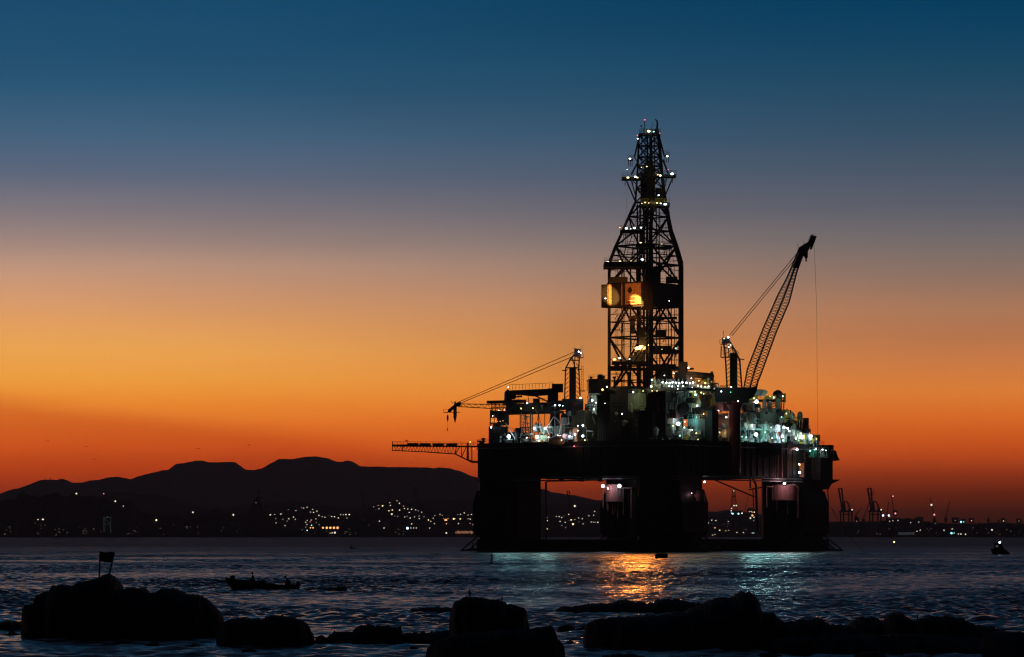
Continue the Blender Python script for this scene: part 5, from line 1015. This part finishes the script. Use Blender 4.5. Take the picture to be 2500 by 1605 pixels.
# moored warship by its masts
ws=empty('moored_warship',W(640,1309,6400),'dark moored warship with a tall mast and stepped superstructure left of centre','ship'); k=6400/F
def S(px,py,dy=0): return W(px,py,6400+dy)
mb=MB(); mb.prism([S(588,1292,-8),S(598,1310,-8),S(735,1310,-8),S(742,1294,-8),S(700,1296,-8),S(640,1295,-8)],(0,16,0)); mb.build('hull',FAR,ws)
mb=MB()
for (x0,x1,y0,y1) in ((606,668,1262,1296),(608,650,1246,1263),(614,641,1234,1247),(668,690,1278,1296),(700,716,1284,1296)): mb.boxax(S((x0+x1)/2,(y0+y1)/2),((x1-x0)/2*k,0,0),(0,6,0),(y1-y0)/2*k)
mb.prism([S(617,1234,-3),S(641,1234,-3),S(634,1222,-3),S(622,1222,-3)],(0,6,0)); mb.build('superstructure',FAR,ws)
mb=MB(); mb.stick(S(630,1240),S(630,1200),3.2*k,1.6*k); mb.stick(S(630,1202),S(630.5,1175),.9*k,.5*k); mb.stick(S(624,1199),S(638,1201),1.1*k); mb.stick(S(622,1214),S(641,1214),.9*k); mb.boxax(S(630,1218),(5*k,0,0),(0,3,0),4*k); mb.build('main_mast',FAR,ws)
mb=MB(); mb.stick(S(647,1240),S(646,1220),2.6*k,.5*k); mb.stick(S(619,1240),S(620,1222),1.4*k,.9*k); mb.build('aft_mast',FAR,ws)
mb=MB(); mb.lathe(S(625,1228,-8),[(.02,.5),(1.2*k,0),(.02,-.6)],8,axis='y'); mb.build('mast_lamp',FP,ws)
# hilltop aerials
for (px,py,h,lb) in ((110,1173,6,'shorter aerial mast on the left summit of the ridge'),(121,1172,9,'taller aerial mast on the left summit of the ridge')):
    Y=14500; p=W(px,py+1,Y); mb=MB(); mb.stick(p-Vector((0,0,6)),p+Vector((3 if h>6 else 0,0,h*Y/F)),3.0,1.0); o=mb.build('aerial_mast',FAR,origin=p); tag(o,lb,'mast')
# low waterfront buildings
DIMW=emat('dim_window_light',(1,.85,.6),.06)
for i,(x0,x1,y0,yb,lb) in enumerate([(8,40,1282,1308,'broad dark waterfront building at the far left below the headland'),(60,112,1270,1300,'long stepped building with three white lights on the headland'),(128,170,1288,1308,'low flat dark warehouse left of the yellow headland lights'),(190,214,1284,1308,'narrow dark building with three yellow lights at its foot'),(228,250,1277,1308,'square dark building left of the faint frame tower'),(300,342,1284,1308,'plain dark hall on the shore below the cyan glow'),(385,430,1276,1308,'long dark hall on the shore right of the headland'),(452,508,1270,1308,'wide dark block on the shore left of the warship'),(540,582,1282,1308,'low dark shed with cyan and orange lights beside the warship'),(752,800,1292,1309,'low dark quay building under the orange lamp row'),(830,880,1284,1309,'flat dark quay building right of the orange lamp row'),(950,990,1288,1309,'dark quay building below the steep dotted hill'),(2060,2096,1284,1308,'low dark shed with two lights on the shore right of the rig'),(2140,2188,1282,1308,'dark quay building between two blue lights right of the rig'),(2250,2300,1286,1308,'flat dark building left of the cyan shore lights'),(2375,2412,1284,1308,'building with four glowing orange windows on the right shore'),(2440,2500,1288,1308,'low dark building at the right edge of the shore')]):
    Yw=6412+i%3*8; r=empty('waterfront_building',W((x0+x1)/2,1308,Yw),lb,'building'); rr=random.Random(i)
    mb=MB(); a=W(x0,y0,Yw); b=W(x1,y0,Yw); mb.boxax(((a.x+b.x)/2,Yw+8,a.z/2),((b.x-a.x)/2,0,0),(0,8,0),a.z/2)
    t=rr.uniform(.25,.7); wq=(b.x-a.x); mb.boxax((a.x+wq*t,Yw+8,a.z+rr.uniform(1.5,4)),(wq*rr.uniform(.1,.22),0,0),(0,5,0),rr.uniform(2,5)); mb.build('wall',FAR,r)
    mb=MB()
    for k_ in range(rr.randint(3,9)): mb.boxax((a.x+wq*rr.random(),Yw-.1,a.z*rr.uniform(.2,.9)),(rr.uniform(.6,1.6),0,0),(0,.1,0),rr.uniform(.4,.9))
    mb.build('window_row',DIMW,r)
r=empty('frame_tower',W(262,1300,6405),'faintly lit greenish frame tower on the quay below the headland','tower'); tg=mat('pale_tower_paint',(.3,.35,.33),.7); tg2=emat('tower_frame_glow',(.5,.8,.75),.014)  # beams glow faintly in place of light falling on them
mb=MB()
for a_,b_ in (((253,1300),(253,1262)),((270,1300),(270,1262)),((253,1264),(272,1264)),((253,1280),(270,1280)),((256,1300),(256,1264)),((267,1282),(272,1300)),((253,1264),(270,1280))): mb.stick(W(*a_,6405),W(*b_,6405),.9)
mb.build('frame',tg2,r)
# trees along right shore and headland
def tree(px,py,h,Y,label,kind,seed):
    rr=random.Random(seed); p=W(px,py,Y); r=empty('shore_tree',p,label,'tree'); H=h*Y/F
    mb=MB(); mb.stick(p,p+UP*H*.7,H*.035,H*.015,6)
    for i in range(4): a=rr.uniform(0,6.28); mb.stick(p+UP*H*(.35+.08*i),p+UP*H*(.55+.09*i)+Vector((math.cos(a),math.sin(a),0))*H*.16,H*.015,H*.006)
    mb.build('trunk',TREE,r)
    mb=MB()
    for i in range(260):
        if kind=='tall': u=rr.random(); z=H*(.4+.6*u); rad=H*.16*math.sin(math.pi*min(1,.25+.75*u))**.7
        else: u=rr.random(); z=H*(.25+.75*u); rad=H*.55*math.sqrt(max(0,1-(2*u-.7)**2*.5))
        a=rr.uniform(0,6.28); q=p+Vector((math.cos(a)*rad*rr.random()**.5,math.sin(a)*rad*.8,z)); s=H*rr.uniform(.03,.07)
        d1=Vector((rr.uniform(-1,1),rr.uniform(-1,1),rr.uniform(-1,1))).normalized()*s; d2=Vector((rr.uniform(-1,1),rr.uniform(-1,1),rr.uniform(-1,1))).normalized()*s
        mb.add([q-d1,q+d2,q+d1,q-d2],[(0,1,2,3)])
    mb.build('crown',TREE,r)
for i,(px,py,h,kd,lb) in enumerate([(2413,1279,16,'tall','tallest slim tree on the right skyline'),(2438,1279,11,'tall','slim tree just right of the tallest one on the right skyline'),(2490,1280,11,'wide','broad tree at the right edge of the skyline'),(2216,1270,7,'wide','rounded tree clump behind the pale warehouse'),(2390,1281,6,'wide','low bushy tree left of the tallest slim tree'),(2460,1280,6,'wide','low bushy tree between the slim trees and the right edge'),
    (58,1212,14,'wide','leftmost round tree on the black headland'),(135,1214,13,'wide','broad tree on the middle of the headland skyline'),(182,1217,12,'wide','pointed tree on the headland skyline below a white lamp'),(225,1220,11,'wide','tree at the right shoulder of the headland'),(318,1232,12,'wide','tree on the right end of the headland skyline'),(435,1262,12,'wide','low tree on the dark shore right of the headland'),(520,1256,14,'wide','rounded tree on the shore left of the warship'),(85,1216,9,'wide','small tree between the leftmost and the broad headland tree')]):
    tree(px,py+3,h+2,6600 if px<600 else 6700,lb,kd,i+50)
# ================================================================== boats and buoys
def skinned(name,joints,edges,m,parent,loc):
    me=bpy.data.meshes.new(name); me.from_pydata([tuple(j[0]) for j in joints],edges,[]); o=bpy.data.objects.new(name,me); COL.objects.link(o)
    o.parent=parent; o.location=Vector(loc)-(ROOTLOC(parent) if parent else Vector((0,0,0)))
    sk=o.modifiers.new('skin','SKIN'); me.skin_vertices[0].data
    for i,j in enumerate(joints):
        me.skin_vertices[0].data[i].radius=(j[1]*1.12,j[1]*1.12*(j[2] if len(j)>2 else 1)); me.skin_vertices[0].data[i].use_root=(i==0)
    sb=o.modifiers.new('sub','SUBSURF'); sb.levels=2; sb.render_levels=2; me.materials.append(m)
    return o
CLOTH=mat('dark_clothing',(.03,.03,.04),.9,.3,6); SKIN=mat('person_skin',(.12,.07,.05),.6,.1,9)  # dark clothing and dark brown skin colours
def person(loc,lean,label,facing=1,reach=.45):
    L=Vector(loc); f=facing; sn,cs=math.sin(lean),math.cos(lean)
    def T(x,y,z): return (f*(x*cs+z*sn), y, z*cs-x*sn)
    J=[((0,0,0),.15,1.2),(T(0,0,.22),.13,1.3),(T(0,0,.42),.15,1.35),(T(0,0,.54),.065),(T(.01,0,.62),.055)]
    E=[(0,1),(1,2),(2,3),(3,4)]
    for s in (-1,1):
        b=len(J); J+= [(T(0,s*.19,.48),.07),(T(.12,s*.24,.24),.05),(T(reach*.8,s*.16,.16),.038),(T(reach,s*.15,.15),.04,.5)]; E+=[(2,b),(b,b+1),(b+1,b+2),(b+2,b+3)]
        for q in range(5):
            c=len(J); yy=s*.15+(q-2)*.022; l=(.05,.07,.075,.07,.055)[q]
            J+=[(T(reach+.03,yy,.14),.010),(T(reach+.03+l*.6,yy,.125),.009),(T(reach+.03+l,yy,.10),.008)]; E+=[(b+3,c),(c,c+1),(c+1,c+2)]
        b=len(J); J+=[((0,s*.10,-.02),.09),((f*.40,s*.13,-.02),.065),((f*.42,s*.13,-.38),.045),((f*.55,s*.13,-.43),.035)]; E+=[(0,b),(b,b+1),(b+1,b+2),(b+2,b+3)]
    r=empty('person',L,label,'person'); skinned('body',J,E,CLOTH,r,L)
    hd=L+Vector(T(.03,0,.74)); mb=MB()
    mb.lathe(hd-Vector((0,0,.12)),[(.035,0),(.065,.03),(.08,.09),(.085,.14),(.075,.2),(.045,.235),(.005,.245)],12)
    mb.stick(hd+Vector((f*.07,0,-.01)),hd+Vector((f*.105,0,-.03)),.012,.018); mb.boxax(hd+Vector((f*.075,0,-.065)),(.012,0,0),(0,.025,0),.006)
    for s in (-1,1): mb.boxax(hd+Vector((0,s*.085,-.01)),(.016,0,0),(0,.008,0),.03); mb.boxax(hd+Vector((f*.076,s*.03,.01)),(.006,0,0),(0,.013,0),.006)
    mb.build('head',SKIN,r,True)
    mb=MB(); mb.lathe(hd+Vector((0,0,.03)),[(.093,0),(.09,.05),(.07,.085),(.02,.1)],12); mb.boxax(hd+Vector((f*.12,0,.035)),(.05,0,0),(0,.06,0),.008); mb.build('cap',CLOTH,r,True)
YBT=ground_dist(1441); kb=YBT/F
boat=empty('open_boat',W(640,1441,YBT),'long open wooden boat with raised bow carrying two people at left','boat')
def BT(px,py,dy=0): return W(px,py,YBT+dy)
secs=[(550,1409,1412,.03),(556,1411,1424,.18),(566,1413,1434,.42),(585,1416,1443,.62),(610,1418.5,1444,.75),(640,1423,1444,.8),(670,1427,1444,.78),(700,1429,1444,.7),(722,1427,1444,.6),(729,1426,1441,.5)]
mb=MB(); V=[]
for (x,yt,yb,hw) in secs:
    a,b=BT(x,yt),BT(x,yb)
    for yy,z in ((-hw,a.z),(-hw*.85,(a.z+b.z)/2),(-hw*.4,b.z-.1),(hw*.4,b.z-.1),(hw*.85,(a.z+b.z)/2),(hw,a.z),(hw*.88,a.z-.02),(hw*.3,b.z+.05),(-hw*.3,b.z+.05),(-hw*.88,a.z-.02)): V.append((a.x,YBT+yy,z))
n=10; mb.add(V,[(i*n+j,i*n+(j+1)%n,(i+1)*n+(j+1)%n,(i+1)*n+j) for i in range(len(secs)-1) for j in range(n)]+[tuple(range(n)),tuple(range((len(secs)-1)*n,len(secs)*n))])
mb.build('hull',mat('dark_boat_wood',(.04,.03,.025),.7),boat)
mb=MB()
for x,y in ((612,1427),(655,1431),(700,1434)): mb.boxax(BT(x,y),(.12,0,0),(0,.6,0),.03)
mb.build('thwart',ROCK,boat)
mb=MB(); mb.boxax(BT(728,1428,0),(.12,0,0),(0,.15,0),.28); mb.stick(BT(726,1426),BT(716,1424),.03); mb.stick(BT(729,1434),BT(731,1446),.05); mb.build('outboard_motor',STEEL,boat)
mb=MB(); mb.lathe(BT(568,1413),[(.2,0),(.22,.15),(.15,.25),(.02,.28)],10); mb.build('gear_pile',CLOTH,boat); mb=MB(); mb.boxax(BT(635,1422),(.5,0,0),(0,.35,0),.12); mb.build('gear_box',CLOTH,boat)
person(BT(618,1421.5),.05,'person in dark clothes sitting upright near the bow of the open boat',-1,.3)
person(BT(708,1427),.55,'person in dark clothes leaning forward at the stern of the open boat',-1,.45)
# small motor boat at right with a lamp
Y=ground_dist(1354); mbt=empty('small_motor_boat',W(2445,1354,Y),'small dark motor boat with one white lamp at the right edge','boat')
def M(px,py,dy=0): return W(px,py,Y+dy)
mb=MB(); mb.prism([M(2421,1340,-1.1),M(2426,1356,-1.1),M(2462,1356,-1.1),M(2467,1352,-1.1),M(2452,1340,-1.1)],(0,2.2,0)); mb.build('hull',STEEL,mbt)
mb=MB(); mb.prism([M(2426,1341,-.8),M(2428,1328,-.8),M(2445,1329,-.8),M(2452,1341,-.8)],(0,1.6,0)); mb.prism([M(2425,1329,-.9),M(2427,1326,-.9),M(2446,1328,-.9),M(2447,1330,-.9)],(0,1.8,0)); mb.build('cabin',STEEL,mbt)
mb=MB(); mb.boxax(M(2434,1334,-.83),(.3,0,0),(0,.02,0),.25); mb.build('window',emat('dim_cabin_light',(.9,.8,.9),.05),mbt)
mb=MB(); mb.stick(M(2441,1329),M(2441,1325),.05); mb.build('lamp_post',STEEL,mbt); mb=MB(); mb.lathe(M(2441,1324.5,-.3),[(.02,.2),(.24,.05),(.2,-.15),(.02,-.2)],10,axis='y'); mb.build('mast_lamp',LW,mbt)
# mooring buoy under the rig
Y=ground_dist(1364); b=W(1615,1358.5,Y); r=empty('mooring_buoy',b,'fat dark mooring buoy floating in the orange reflection below the rig','buoy')
mb=MB(); mb.lathe(b,[(.3,-1.25),(.5,-1.1),(.58,-.6),(.58,.6),(.5,1.1),(.3,1.25)],16,axis='x'); mb.build('float',STEEL,r,True); mb=MB(); mb.stick(b+UP*.5,b+UP*.8,.08); mb.build('mooring_eye',STEEL,r)
# others
Y=ground_dist(1340); b=W(860,1340,Y); r=empty('tiny_boat',b,'tiny dark rowing boat far out between the shore and the open boat','boat')
mb=MB(); mb.prism([b+Vector((-1.2,-.5,.45)),b+Vector((-.9,-.5,-.1)),b+Vector((1,-.5,-.1)),b+Vector((1.2,-.5,.4))],(0,1,0)); mb.build('hull',STEEL,r); mb=MB(); mb.stick(b+Vector((-.3,0,.3)),b+Vector((-.2,0,1.2)),.2,.12,8); mb.build('mast',STEEL,r)
Y=ground_dist(1378); b=W(1200.5,1378,Y); r=empty('spar_buoy',b,'slim dark spar buoy in the teal water left of the orange reflection','buoy')
mb=MB(); mb.lathe(b-UP*.3,[(.3,0),(.34,.4),(.16,.7),(.1,1.5),(.04,1.8)],12); mb.build('float',STEEL,r,True); mb=MB(); mb.lathe(b+UP*1.2,[(.02,0),(.15,.2),(.02,.45)],6); mb.build('topmark',STEEL,r)
Y=ground_dist(1331); b=W(2183,1331,Y); r=empty('lit_buoy',b,'small buoy with a yellow white light on the water right of the rig','buoy')
mb=MB(); mb.lathe(b-UP*.3,[(.5,0),(.5,.5),(.12,.8),(.08,1.3)],12); mb.build('float',STEEL,r,True); mb=MB(); mb.lathe(b+UP*1.0,[(.02,0),(.34,.2),(.34,.55),(.02,.75)],10); mb.build('beacon',LY,r,True)
